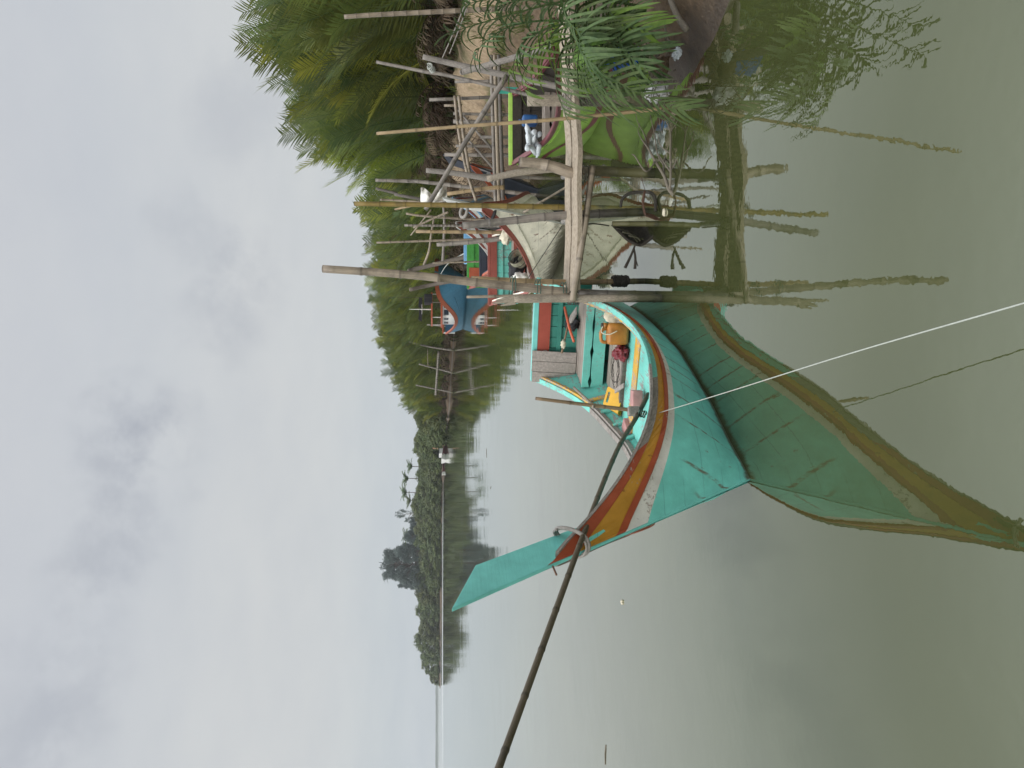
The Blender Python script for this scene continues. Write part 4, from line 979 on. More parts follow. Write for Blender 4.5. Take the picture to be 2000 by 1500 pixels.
f1 = PZ(1258, 778, .42); o = rbox('foam_block', (.13, .17, .11), 'foam', Matrix.Translation(f1 + Vector((0, .05, .07))) @ Matrix.Rotation(RZ + .3, 4, 'Z'), None, .012); tag(o, 'faded pink foam block under the end of the long bamboo', 'foam block')
f2 = PZ(1240, 838, .34); o = rbox('foam_block', (.22, .15, .12), 'foam', Matrix.Translation(f2 + Vector((0, .03, .06))) @ Matrix.Rotation(RZ - .35, 4, 'Z'), None, .012); tag(o, 'pink foam block lying farther forward in the turquoise bow', 'foam block')
# grey plank shutter against the stern board
sh = thing('plank_shutter', 'grey shutter of four weathered planks propped against the red stern panel', 'shutter', LM(-4.2, -.47, .72), RZ)
for i in range(3):
    b = MB(); b.box((.022, .145, .60 - .02 * (i == 0)), 'grey_plank', Matrix.Translation((-.04 - (i % 2) * .003, -.155 + i * .150, .30)) @ Matrix.Rotation(R(-9), 4, 'Y')); b.build('plank', sh, bevel=.004)
b = MB(); b.box((.02, .44, .05), 'grey_plank', Matrix.Translation((-.078, 0, .42)) @ Matrix.Rotation(R(-9), 4, 'Y')); b.build('cleat', sh)
# net, paddle
net = thing('landing_net', 'black landing net with an orange red handle on the stern deck', 'net', PZ(1128, 632, .73))
o0 = net.location.copy()
b = MB(); b.tube([PY(1103, 600, 9.55) - o0, PY(1112, 640, 9.35) - o0, PY(1121, 667, 9.2) - o0], .017, 'handle_red', 8); b.build('handle', net, smooth=True)
c_ = blob('net_bag', (0, 0, .07), (.10, .16, .085), 'black', 5, .5, 3); c_.parent = net
q = thing('paddle', 'old wooden paddle lying on the stern deck beside the grey shutter', 'paddle', LM(-4.05, -.2, .74))
o0 = q.location.copy()
b = MB(); b.tube([PY(1110, 632, 9.75) - o0, PY(1097, 690, 9.85) - o0], .013, 'b_brown', 7); b.build('shaft', q, smooth=True)
b = MB(); b.prism([(0, -.02), (.08, -.06), (.26, -.05), (.28, .05), (.08, .06), (0, .02)], .014, 'grey_wood', frame(PY(1111, 630, 9.74) - o0, PY(1128, 604, 9.5) - PY(1111, 630, 9.74))); b.build('blade', q)
blob('rag', PY(1100, 672, 9.78), (.055, .022, .03), 'cream', 9, .5, 3, 'small pale rag on the paddle shaft', 'rag')
# loose wire on the floor
pts = []
for i in range(70):
    a = i * .36; r_ = .16 + .04 * math.sin(i * .9); p = PZ(1205, 722, .43) + Vector((r_ * 1.2 * math.cos(a), r_ * math.sin(a), .02 + .012 * math.sin(i * 1.7))); pts.append(p)
b = MB(); b.tube(pts, .0035, 'rope_d', 4); q = b.build('wire_coil', None, smooth=True); tag(recentre(q, PZ(1205, 722, .42)), 'tangled coil of thin grey wire on the grey floorboards', 'wire')
b = MB(); b.prism([(0, 0), (.22, -.02), (.24, .03), (.02, .05)], .016, 'grey_plank', frame(PZ(1219, 748, .44), (-.4, .9, .25))); q = b.build('wood_scrap', None); tag(recentre(q, PZ(1214, 755, .44)), 'pale scrap of plank on the floorboards by the yellow scoop', 'plank')
# lime boat cargo
p = PY(1036, 236, 12.6); jc = thing('jug', 'dusty blue plastic jug standing in the lime green boat', 'jug', p + Vector((0, 0, -.12)))
rbox('body', (.16, .2, .26), 'blue_pl', Matrix.Translation((0, 0, .13)), jc, .04)
b = MB(); b.tube([(0, .05, .25), (0, .05, .31)], .035, 'blue_pl', 10); b.build('neck', jc, smooth=True)
for i in range(9):
    x, y = 1030 + (i % 3) * 9 + rnd.uniform(-3, 3), 256 + i * 5.0
    c_ = PY(x, y, 12.5 + .05 * (i % 3)); d_ = Vector((rnd.uniform(-1, 1), rnd.uniform(-1, 1), rnd.uniform(-.3, .6))).normalized()
    b = MB(); b.tube([c_ - d_ * .13, c_ - d_ * .12, c_ + d_ * .06, c_ + d_ * .10, c_ + d_ * .13], [.03, .045, .045, .018, .018], 'clear_pl', 9); q = b.build('plastic_bottle', None, smooth=True)
    tag(recentre(q, c_), 'empty cloudy plastic bottle in the heap on the lime green boat', 'bottle', 'plastic bottles heaped in the lime green boat')
# things in the white boat
bk = thing('fish_trap', 'round cloudy mesh fish trap lying in the white boat', 'fish trap', PY(1012, 506, 15.9))
b = MB(); fr_ = frame((0, 0, 0), (-.3, .75, -.5))
for k in range(14):
    a = 2 * math.pi * k / 14; a2 = 2 * math.pi * (k + 1) / 14
    for (r0, z0, r1, z1) in ((.0, .14, .16, .12), (.16, .12, .19, 0), (.19, 0, .16, -.12)):
        P = [fr_ @ Vector((z, r * math.cos(t_), r * math.sin(t_))) for (r, z, t_) in ((r0, z0, a), (r0, z0, a2), (r1, z1, a2), (r1, z1, a))]
        b.face([b.add(p_) for p_ in P], 'trapnet')
M['trapnet'] = m_plain('yellowed trap mesh', (.30, .29, .20), .6, .35, 9, alpha=.72)
b.build('mesh_cover', bk, smooth=True)
b = MB()
for x_, r_ in ((.12, .165), (0, .195), (-.12, .165)): b.tube([fr_ @ Vector((x_, r_ * math.cos(2 * math.pi * k / 20), r_ * math.sin(2 * math.pi * k / 20))) for k in range(21)], .008, 'rope_d', 5, cap=False)
b.build('hoop', bk, smooth=True)
blob('cloth_bundle', PY(1016, 546, 15.4), (.14, .14, .15), 'white_cl', 11, .5, 3, 'crumpled white cloth bundle in the white boat beside the jetty poles', 'cloth')
blob('net_heap', PY(1008, 528, 16.2), (.3, .3, .16), 'black', 14, .5, 3, 'dark heap of netting inside the white boat', 'net')
blob('rope_heap', PY(990, 462, 15.6), (.16, .2, .12), 'cream', 17, .6, 3, 'tangle of pale rope on the white boat gunwale', 'rope')
# tyre fenders on the white prow
def ringthing(name, c, axis, R0, r, mat, label, cat):
    a = Vector(axis).normalized(); n = a.orthogonal().normalized(); m_ = a.cross(n)
    b = MB(); b.tube([Vector(c) + (n * math.cos(2 * math.pi * k / 24) + m_ * math.sin(2 * math.pi * k / 24)) * R0 for k in range(25)], r, mat, 10, cap=False)
    return tag(recentre(b.build(name, None, smooth=True), c), label, cat)
ringthing('rope_ring', PY(906, 413, 13.45), (.1, -.5, .8), .105, .028, 'rope', 'grey rope ring looped round the white prow', 'rope')
ringthing('rubber_ring', PY(958, 414, 13.9), (.1, -.5, .8), .135, .032, 'tyre', 'black rubber ring hung low on the white prow', 'rubber ring')
# white cloth over the slanting pole
b = MB(); N_ = 16
grid = []
for i in range(N_ + 1):
    row = []
    for j in range(9):
        u, v = i / N_, j / 8
        x = lerp(822, 872, u) + 5 * math.sin(u * 9) * v; y = lerp(372, 396, v) - 8 * math.sin(u * 7 + .8) * (1 - v) + 4 * math.sin(u * 5)
        row.append(b.add(PY(x, y, 17.6 + .16 * math.sin(u * 14 + v * 3) + .1 * math.sin(v * 9 + u * 4))))
    grid.append(row)
for i in range(N_):
    for j in range(8): b.face((grid[i][j], grid[i + 1][j], grid[i + 1][j + 1], grid[i][j + 1]), 'white_cl')
q = b.build('cloth', None, smooth=True); sl_ = q.modifiers.new('solid', 'SOLIDIFY'); sl_.thickness = .012
tag(recentre(q, PY(850, 384, 17.6)), 'rumpled white cloth hung on the dark stick behind the slanting pole', 'cloth')

# ------------------------------------------------------------------ things in the water and on the mud
def branchy(name, segs, mat, label, cat, Y=8.3):
    b = MB()
    for pl_, w0, w1 in segs:
        pts = [PY(x, y, Y + dy) for x, y, dy in pl_]; pts = smooth_pts(pts, 4) if len(pts) > 2 else pts
        n = len(pts); b.tube(pts, [lerp(w0, w1, i / (n - 1)) * Y / FPX / 2 for i in range(n)], mat, 6)
    o = b.build(name, None, smooth=True); return tag(recentre(o, PY(segs[0][0][0][0], segs[0][0][0][1], Y)), label, cat)
M['twig'] = m_wood('driftwood', (.095, .08, .06), (.22, .19, .145), algae=0)
tw = [([(1330, 392, 0), (1308, 372, 0), (1298, 345, .05), (1280, 315, .1), (1266, 290, .15), (1252, 270, .2)], 9, 3),
      ([(1308, 372, 0), (1310, 340, -.1), (1309, 300, -.15), (1309, 258, -.2), (1300, 235, -.2)], 6, 2),
      ([(1309, 335, -.1), (1322, 312, -.15), (1333, 287, -.2)], 4, 2), ([(1309, 335, -.1), (1296, 316, 0), (1284, 298, .1)], 4, 1.5),
      ([(1298, 345, .05), (1296, 320, .2), (1301, 300, .3), (1299, 270, .35), (1302, 215, .3)], 5, 1.5), ([(1296, 322, .2), (1284, 300, .3), (1278, 262, .35), (1270, 225, .4)], 4, 1.5),
      ([(1280, 315, .1), (1262, 335, 0), (1240, 305, 0), (1234, 302, 0)], 4, 2), ([(1266, 290, .15), (1258, 262, .3), (1246, 240, .4), (1240, 215, .45)], 3, 1), ([(1299, 270, .35), (1290, 250, .4), (1286, 215, .4)], 2.5, 1),
      ([(1309, 258, -.2), (1322, 238, -.2), (1330, 215, -.2)], 2.5, 1), ([(1309, 300, -.15), (1290, 284, -.1), (1284, 262, -.1)], 2.5, 1), ([(1252, 270, .2), (1246, 255, .25), (1250, 240, .3)], 2, 1)]
branchy('dead_branch', tw, 'twig', 'bare dead branch sticking out of the water before the jetty', 'branch')
tw = []
for i in range(34):
    x0, y0 = 1298 + rnd.uniform(-34, 22), 145 + rnd.uniform(-75, 60); a = rnd.uniform(-.6, .6)
    pl_ = [(x0, y0, rnd.uniform(-.2, .2)), (x0 - 10 + 26 * a, y0 + rnd.uniform(-34, 34), rnd.uniform(-.3, .3)), (x0 + rnd.uniform(-40, 24), y0 + rnd.uniform(-60, 60), rnd.uniform(-.3, .3))]
    tw.append((pl_, 3.2, 1.0))
branchy('twig_heap', tw, 'twig', 'tangle of dead twigs at the water edge under the palm fronds', 'twigs', 7.6)
rope('vine', [PY(1212, 404, 8.95), PY(1216, 388, 8.95), PY(1230, 378, 8.95), PY(1254, 375, 8.95), PY(1272, 377, 8.9), PY(1280, 390, 8.9), PY(1280, 412, 8.85)], .020, 'rope_d', 'thick dark vine looped out of the water beside a jetty post', 'vine')
b = MB(); P = [(1252, 346, 0), (1260, 372, .0), (1256, 395, .02), (1260, 418, .03), (1278, 424, .02), (1290, 428, 0)]
ws_ = [2, 4, 7, 6, 10, 2]; r0 = None
for (x, y, dy), w_ in zip(P, ws_):
    a = b.add(PY(x - w_ * .3, y - w_ * .5, 8.8 + dy)); c_ = b.add(PY(x + w_ * .3, y + w_ * .5, 8.8 - dy))
    if r0: b.face((r0[0], r0[1], c_, a), 'deadleaf')
    r0 = (a, c_)
M['deadleaf'] = m_plain('dried leaf', (.075, .035, .02), .8, .4, 20)
q = b.build('dried_leaf', None); q.modifiers.new('solid', 'SOLIDIFY').thickness = .012; tag(recentre(q, PY(1262, 410, 8.8)), 'folded dark brown dried leaf caught on the looped vine', 'leaf')
# half sunken basket-like prow
hb = thing('sunken_canoe', 'half sunken dark plank canoe prow tied to the short jetty stub', 'canoe', PY(1240, 440, 9.15))
o0 = hb.location.copy(); b = MB(); NP = 9; rows = []
edge = [(1196, 438), (1206, 449), (1216, 459), (1228, 470), (1250, 479), (1266, 470), (1276, 461), (1281, 450), (1284, 440)]
for j in range(5):
    f = j / 4; rows.append([b.add(PY(lerp(x, 1244, f * .9), lerp(y, 441, f), 9.1 + .34 * math.sin(f * math.pi / 2)) - o0) for x, y in edge])
for j in range(4):
    for i in range(8): b.face((rows[j][i], rows[j][i + 1], rows[j + 1][i + 1], rows[j + 1][i]), 'dark_wood', [(i * .06, j * .1), (i * .06 + .06, j * .1), (i * .06 + .06, j * .1 + .1), (i * .06, j * .1 + .1)])
hq = b.build('hull', hb); hq.modifiers.new('solid', 'SOLIDIFY').thickness = .02
b = MB(); b.tube(smooth_pts([PY(x, y, 9.08) - o0 for x, y in edge], 3), .018, 'dark_wood', 6); b.build('gunwale', hb, smooth=True)
for k in range(3):
    x0 = 1204 + k * 12; b = MB(); b.tube([PY(x0, 446 + k * 7, 9.06) - o0, PY(x0 + 22, 452 + k * 7, 9.16) - o0, PY(1246 + k * 5, 473 - k * 3, 9.1) - o0], .010, 'stake_dark', 5); b.build('rib', hb, smooth=True)
branchy('forked_twig', [([(1240, 480, 0), (1232, 500, 0), (1221, 523, 0)], 4, 7), ([(1238, 484, 0), (1241, 505, .02), (1240, 525, .03)], 4, 7), ([(1241, 505, 0), (1246, 520, 0)], 3, 2)], 'dark_wood', 'black forked twig floating past the sunken canoe prow', 'twig', 9.0)
blob('shell', PZ(1297, 415, .012), (.05, .03, .02), 'cream', 2, .3, 2, 'small pale husk floating beside the looped vine', 'husk')
blob('plastic_bag', PY(1218, 112, 7.9), (.10, .15, .17), 'blue_bag', 21, .7, 4, 'crumpled bright blue plastic bag under the palm fronds', 'bag', 2.6)
blob('plastic_bag', PY(1322, 105, 7.35), (.05, .07, .035), 'clear_pl', 25, .6, 4, 'small pale torn plastic bag on the mud', 'bag', 2.6)
blob('wrapper', PY(1282, 180, 7.7), (.085, .13, .11), 'foil', 29, .45, 4, 'silvery crumpled wrapper at the water edge', 'wrapper', 2.2)
blob('clod', PY(1290, 130, 7.6), (.09, .12, .08), 'mud', 33, .5, 3, 'grey muddy clod beside the silvery wrapper', 'clod')
rope('log', [PZ(1225, 82, .75), PY(1250, 110, 7.9), PY(1275, 128, 7.8)], .045, 'stake_dark', 'short dark log lying by the blue plastic bag', 'log')
rope('log', [PY(1310, 0, 7.3), PY(1325, 35, 7.2), PY(1342, 58, 7.1)], .03, 'twig', 'dry pale root lying on the foreground mud', 'root')

for (x, y, L_, lab) in ((1183, 1455, .32, 'thin floating twig alone on the open water'), (1216, 1180, .05, 'tiny pale fleck floating in front of the prow'), (950, 876, .5, 'dark floating twig far out on the water'), (958, 955, .4, 'dark floating speck nearest the open far water')):
    p = PZ(x, y, .004); b = MB(); dd = Vector((rnd.uniform(-1, 1), rnd.uniform(-.4, .4), 0)).normalized(); b.tube([p, p + dd * L_ * .5 + Vector((0, .02, .004)), p + dd * L_], .008 if L_ > .1 else .02, 'twig' if L_ > .1 else 'cream', 5); tag(recentre(b.build('floating_twig', None), p), lab, 'twig')
# ------------------------------------------------------------------ palms and trees
def leaflet(b, p, d_, up, L, w, droop, mat, segs=2, curl=0.0):
    d_ = d_.normalized(); s_ = d_.cross(up)
    s_ = s_.normalized() if s_.length > 1e-4 else d_.orthogonal().normalized()
    P = p.copy(); dd = d_.copy(); prev = (b.add(P - s_ * w * .35), b.add(P + s_ * w * .35))
    for k in range(1, segs + 1):
        dd = (dd + Vector((0, 0, -droop)) + s_ * curl).normalized(); P = P + dd * (L / segs)
        if k == segs:
            t_ = b.add(P); b.face((prev[0], prev[1], t_), mat)
        else:
            ww = w * (1 - .35 * (k / segs) ** 2); a = b.add(P - s_ * ww * .5); c_ = b.add(P + s_ * ww * .5)
            b.face((prev[0], prev[1], c_, a), mat); prev = (a, c_)
def frond(b, pts, L, w, n, mat, stem, rg, droop=.12, sweep_=.75, lift=.25, r0=.03, start=.16, segs=2, ragged=0.0, upv=None):
    N = len(pts); T = [(pts[min(i + 1, N - 1)] - pts[max(i - 1, 0)]).normalized() for i in range(N)]
    b.tube(pts, [lerp(r0, r0 * .16, i / (N - 1)) for i in range(N)], stem, 4, cap=False)
    for i in range(n):
        t_ = start + (1 - start) * (i + .5) / n; f = t_ * (N - 1); k = min(int(f), N - 2); p = pts[k].lerp(pts[k + 1], f - k); tg = T[k].lerp(T[k + 1], f - k).normalized()
        side = tg.cross(upv or Vector((0, 0, 1)))
        side = side.normalized() if side.length > .08 else tg.orthogonal().normalized()
        nrm = side.cross(tg).normalized(); u = (t_ - start) / (1 - start)
        ll = L * (math.sin(math.pi * (.14 + .80 * u)) ** .55) * rg.uniform(.82, 1.08); sw = sweep_ * lerp(.55, 1.35, u)
        for s_ in (1, -1):
            if ragged and rg.random() < ragged: continue
            d_ = side * s_ + tg * (sw + rg.uniform(-.12, .12)) + nrm * (lift + rg.uniform(-.12, .12))
            leaflet(b, p, d_, nrm, ll, w * rg.uniform(.8, 1.15), droop * rg.uniform(.5, 1.6), mat, segs, rg.uniform(-.04, .04))
def arch(base, az, th0, th1, L, n=9, pw=1.6):
    P = [Vector(base)]; h_ = Vector((math.cos(az), math.sin(az), 0))
    for i in range(1, n):
        th = th0 + (th1 - th0) * ((i - .5) / (n - 1)) ** pw; P.append(P[-1] + (h_ * math.sin(th) + Vector((0, 0, 1)) * math.cos(th)) * (L / (n - 1)))
    return P
def nipa_proto(seed, H, nf, nl, loc, wk_=1.0):
    rg = random.Random(seed); r = thing('nipa_palm', 'x', 'palm', loc); b = MB(); dd = MB()
    for i in range(nf):
        az = i * 2.4 + rg.uniform(-.4, .4); q = (i / nf); bs_ = (rg.uniform(-.35, .35), rg.uniform(-.35, .35), -.1)
        th0 = lerp(.03, .34, q) * rg.uniform(.7, 1.3); th1 = lerp(.38, 1.1, q) * rg.uniform(.8, 1.2); L = H * lerp(1.12, .78, q) * rg.uniform(.9, 1.1)
        mat = rg.choices(['nipa', 'nipa_y', 'nipa_d', 'dead'], [.60, .12, .26, .02 * (wk_ > 1)])[0]
        frond(b, arch(bs_, az, th0, th1, L), H * .20, H * .0088 * wk_, nl, mat, 'nipa_d' if mat != 'nipa_y' else 'nipa_y', rg, .10, .85, .22, H * .008, .20, ragged=.04)
    for i in range(nf):
        az = rg.uniform(0, 6.28); L = H * rg.uniform(.25, .5)
        frond(dd, arch((rg.uniform(-.4, .4), rg.uniform(-.4, .4), -.1), az, rg.uniform(.1, .7), rg.uniform(1.4, 2.6), L, 7, 1.1), H * .11, H * .010, nl // 3, 'dead', 'dead', rg, .35, .8, -.1, H * .007, .3, ragged=.3)
    b.build('crown', r); dd.build('dead_skirt', r)
    return r
def copy_tree(o, parent=None):
    c = o.copy(); COL.objects.link(c); c.parent = parent
    for ch in o.children:
        d_ = ch.copy(); COL.objects.link(d_); d_.parent = c
    return c
protos = [[nipa_proto(11 + i, 5.0, 15, 58, (0, 0, 0)), False] for i in range(5)]
protos_f = [[nipa_proto(31 + i, 5.0, 17, 30, (0, 0, 0), 1.9), False] for i in range(5)]
def place(pr, k, x, y, sc, rz, label, group, z=None):
    p, used = pr[k % len(pr)]
    o = p if not used else copy_tree(p); pr[k % len(pr)][1] = True
    o.location = (x, y, ground(x, y) if z is None else z); o.rotation_euler = (rnd.uniform(-.05, .05), rnd.uniform(-.05, .05), rz); o.scale = (sc * rnd.uniform(.92, 1.1), sc * rnd.uniform(.92, 1.1), sc)
    o['label'] = label; o['group'] = group
    return o
TOPN = [(-60, 480), (0, 500), (50, 486), (100, 520), (150, 545), (200, 575), (260, 592), (300, 598), (320, 660)]
k = 0
for row, (dx, dt) in enumerate(((9.3, 34), (10.9, 8), (12.8, 0))):
    for y in range(-45 + 20 * row, 292 - 6 * row, 42):
        yy = y + rnd.uniform(-8, 8); s_ = (750 - yy) / 1500; Y = dx / s_ * rnd.uniform(.98, 1.05); x = s_ * Y
        top = tab(TOPN, yy) + dt * rnd.uniform(.3, 1.6); H = (853 - top) / 1500 * Y + HC - ground(x, Y)
        place(protos, k, x, Y, H / 5.25, rnd.uniform(0, 6.28), 'tall olive green nipa palm in the near stand on top of the dirt bank', 'nipa palms of the near stand'); k += 1
TOPM = [(320, 735), (345, 722), (400, 718), (420, 725), (450, 720), (480, 730), (530, 738)]
for row in range(3):
    for y in range(318 + 9 * row, 540, 26):
        yy = y + rnd.uniform(-7, 7); s_ = (750 - yy) / 1500; Y = lerp(35, 76, (yy - 320) / 210) * (1 + .07 * row); x = s_ * Y
        top = tab(TOPM, yy) + rnd.uniform(-4, 14) + (14 if row == 0 else 0); H = (853 - top) / 1500 * Y + HC - ground(x, Y)
        place(protos_f, k, x, Y, H / 5.25, rnd.uniform(0, 6.28), 'green nipa palm in the middle stand behind the bamboo stakes', 'nipa palms of the middle stand'); k += 1
TOPF = [(530, 738), (560, 736), (600, 742), (645, 742), (670, 754), (700, 758), (730, 768), (760, 780), (785, 788), (800, 806)]
YF = [(530, 80), (560, 92), (600, 100), (650, 117), (700, 132), (740, 146), (780, 160), (800, 168)]
for row in range(3):
    for y in range(536 + 5 * row, 800, 17):
        yy = y + rnd.uniform(-5, 5); s_ = (750 - yy) / 1500; Y = tab(YF, yy) * (1.0 + .045 * row); x = s_ * Y
        top = tab(TOPF, yy) + rnd.uniform(-4, 8) + (16 if row == 0 else 0); H = (853 - top) / 1500 * Y + HC - ground(x, Y)
        place(protos_f, k, x, Y, H / 5.25, rnd.uniform(0, 6.28), 'green nipa palm in the far stand beyond the blue trawler', 'nipa palms of the far stand'); k += 1
# broadleaf mangroves, casuarinas
def tree_proto(seed, name, kind):
    rg = random.Random(seed); r = thing(name, 'x', 'tree'); tb = MB(); cb = MB(); ends = []
    H = 10.0; th = H * (.42 if kind == 'casu' else .26)
    tb.tube([(0, 0, -.5), (rg.uniform(-.2, .2), rg.uniform(-.2, .2), th * .5), (rg.uniform(-.3, .3), rg.uniform(-.3, .3), th), (rg.uniform(-.4, .4), rg.uniform(-.4, .4), H * .8)], [.26, .2, .16, .04], 'bark', 6)
    nl = {'mang': 30, 'casu': 58, 'bare': 18}[kind]
    for i in range(nl):
        z0 = lerp(th * .5 if kind == 'casu' else H * .05, H * .75, (i + rg.random()) / nl); az = i * 2.4 + rg.uniform(-.5, .5)
        rr = (3.9 if kind == 'mang' else 3.4) * math.sin(math.pi * min(.95, max(.2, .30 + .60 * z0 / (H * .75)))) ** .7 * rg.uniform(.7, 1.1)
        e = Vector((rr * math.cos(az), rr * math.sin(az), z0 + rg.uniform(.2, 1.6) * (1.3 if kind == 'casu' else 1))); tb.tube([(0, 0, z0), (e.x * .5, e.y * .5, lerp(z0, e.z, .6)), tuple(e)], [.10, .06, .02], 'bark', 5); ends.append(e)
    ends += [Vector((rg.uniform(-.9, .9), rg.uniform(-.9, .9), H * rg.uniform(.78, .93))) for _ in range(5)]
    if kind == 'mang': ends += [Vector((math.cos(a_) * rg.uniform(1.8, 3.4), math.sin(a_) * rg.uniform(1.8, 3.4), rg.uniform(.2, 1.4))) for a_ in [k_ * .7 for k_ in range(9)]]
    m_ = 'casu' if kind == 'casu' else None
    for e in ends:
        R_ = rg.uniform(.8, 1.45) * {'mang': 1, 'casu': .72, 'bare': .55}[kind]; mt = m_ or rg.choices(['mangrove', 'mangrove_l'], [.65, .35])[0]; n = {'mang': 95, 'casu': 70, 'bare': 24}[kind]
        for _ in range(n):
            u = Vector((rg.gauss(0, 1), rg.gauss(0, 1), rg.gauss(0, .75))); u = u.normalized() * R_ * rg.random() ** .33; p = e + u
            if kind == 'mang':
                s_ = rg.uniform(.18, .40); n_ = (u.normalized() + Vector((rg.uniform(-.7, .7), rg.uniform(-.7, .7), rg.uniform(-.2, .9)))).normalized(); a = n_.orthogonal().normalized(); c_ = n_.cross(a); a2 = rg.uniform(0, 6.28); a, c_ = a * math.cos(a2) + c_ * math.sin(a2), c_ * math.cos(a2) - a * math.sin(a2)
                cb.face([cb.add(p + a * s_), cb.add(p + c_ * s_ * .6), cb.add(p - a * s_), cb.add(p - c_ * s_ * .6)], mt)
            else:
                d_ = (Vector((e.x, e.y, 0)).normalized() * .7 + Vector((rg.uniform(-.5, .5), rg.uniform(-.5, .5), rg.uniform(.1, 1.0)))).normalized(); L = rg.uniform(.6, 1.25); s_ = d_.orthogonal().normalized() * .06
                q = p + d_ * L * .6 ; w_ = q + (d_ + Vector((0, 0, -.9))) * L * .4
                cb.face([cb.add(p - s_), cb.add(p + s_), cb.add(q + s_), cb.add(q - s_)], 'casu'); cb.face([cb.add(q - s_), cb.add(q + s_), cb.add(w_)], 'casu')
    tb.build('trunk', r); cb.build('crown', r)
    return r
mang = [[tree_proto(50 + i, 'mangrove_tree', 'mang'), False] for i in range(5)]
casu = [[tree_proto(70 + i, 'casuarina_tree', 'casu'), False] for i in range(2)]
bare = [[tree_proto(80, 'bare_tree', 'bare'), False]]
YT = [(800, 172), (840, 212), (870, 258), (900, 302), (950, 327), (1000, 362), (1130, 440), (1200, 474), (1280, 524), (1330, 560)]
def stand(pr, k, y, dY, top, wk_, label, group, jit=0):
    s_ = (750 - y) / 1500; Y = tab(YT, y) * (1 + dY); x = s_ * Y; g = ground(x, Y) if Y < 559 else .8
    H = (853 - top) / 1500 * Y + HC - g; o = place(pr, k, x, Y, H / 10.2, rnd.uniform(0, 6.28), label, group, g - .1); w = wk_ * Y / 1500 / 8.2
    o.scale = (w, w, H / 10.2); return o
TOPT = [(800, 808), (830, 812), (850, 806), (880, 808), (900, 816), (940, 812), (980, 806), (1030, 808), (1070, 812), (1110, 809), (1140, 806), (1165, 812), (1190, 810), (1215, 822), (1240, 808), (1265, 812), (1290, 822), (1312, 836)]
k = 0
for row in range(3):
    for y in range(806 + 9 * row, 1140, 17):
        stand(mang, k, y + rnd.uniform(-4, 4), .008 + .05 * row, tab(TOPT, y) + rnd.uniform(-7, 9) + (16 if row == 0 else 0), rnd.uniform(40, 66), 'dense olive green mangrove tree on the far bank between the palms and the casuarina', 'mangroves of the far bank'); k += 1
for y in range(806, 900, 14): stand(mang, k, y, .004, tab(TOPT, y) + 20, 34, 'low mangrove bush at the water edge beside the motor boat', 'low mangrove bushes'); k += 1
for y in (1150, 1168, 1186, 1204): stand(mang, k, y, .03, tab(TOPT, y), 56, 'dark mangrove tree above the brown eroded far bank', 'mangroves above the eroded bank'); k += 1
for y in (1226, 1246, 1268, 1292, 1312, 1322): stand(mang, k, y, .01, tab(TOPT, y) + rnd.uniform(-2, 4), 52 if y < 1300 else 28, 'grey green mangrove tree at the tip of the far bank', 'mangroves at the tip'); k += 1
for i, (y, top, w, lab) in enumerate(((1103, 741, 84, 'huge dark casuarina towering over the far mangroves'), (1073, 770, 46, 'second tallest dark casuarina leaning against the huge one'), (1132, 772, 40, 'dark casuarina on the open water side of the huge one'), (1045, 788, 36, 'low dark casuarina between the huge one and the thin half bare tree'), (1020, 796, 34, 'lowest dark casuarina beside the thin half bare tree'))):
    stand(casu, i, y, .09, top, w, lab, 'casuarinas')
stand(bare, 0, 1000, .08, 768, 34, 'thin half bare tree rising above the far mangroves', 'thin trees')
for i, (y, top) in enumerate(((912, 798), (935, 790), (962, 786), (978, 795), (1046, 790))):
    s_ = (750 - y) / 1500; Y = tab(YT, y) * 1.10; x = s_ * Y; H = (853 - top) / 1500 * Y + HC - 1
    r = thing('coconut_palm', ('coconut palm behind the motor boat, lowest of the far row', 'coconut palm second from the motor boat above the mangroves', 'coconut palm with the most ragged crown in the far row', 'coconut palm nearest the thin half bare tree', 'coconut palm next to the casuarinas')[i], 'palm', (x, Y, 1), 0, 'far coconut palms')
    b = MB(); b.tube([(0, 0, -1), (.3, .2, H * .5), (.5, .3, H * .86)], [.28, .2, .16], 'bark', 6); b.build('trunk', r); b = MB()
    rg = random.Random(i + 90)
    for f in range(15): frond(b, arch((.5, .3, H * .86), f * 2.4, rg.uniform(.1, 1.0), rg.uniform(1.3, 2.2), H * .30, 7, 1.2), H * .09, H * .018, 13, 'nipa_d', 'nipa_d', rg, .25, .7, .1, .07, .1)
    b.build('crown', r)
# bush showing over the far stand
s_ = (750 - 640) / 1500; Y = 122
o = copy_tree(mang[2][0]); o.location = (s_ * Y, Y, 1); o.scale = (.55, .55, 1.12); o['label'] = 'thin leafy mangrove sticking out of the far palm stand'; o['group'] = 'mangroves among palms'
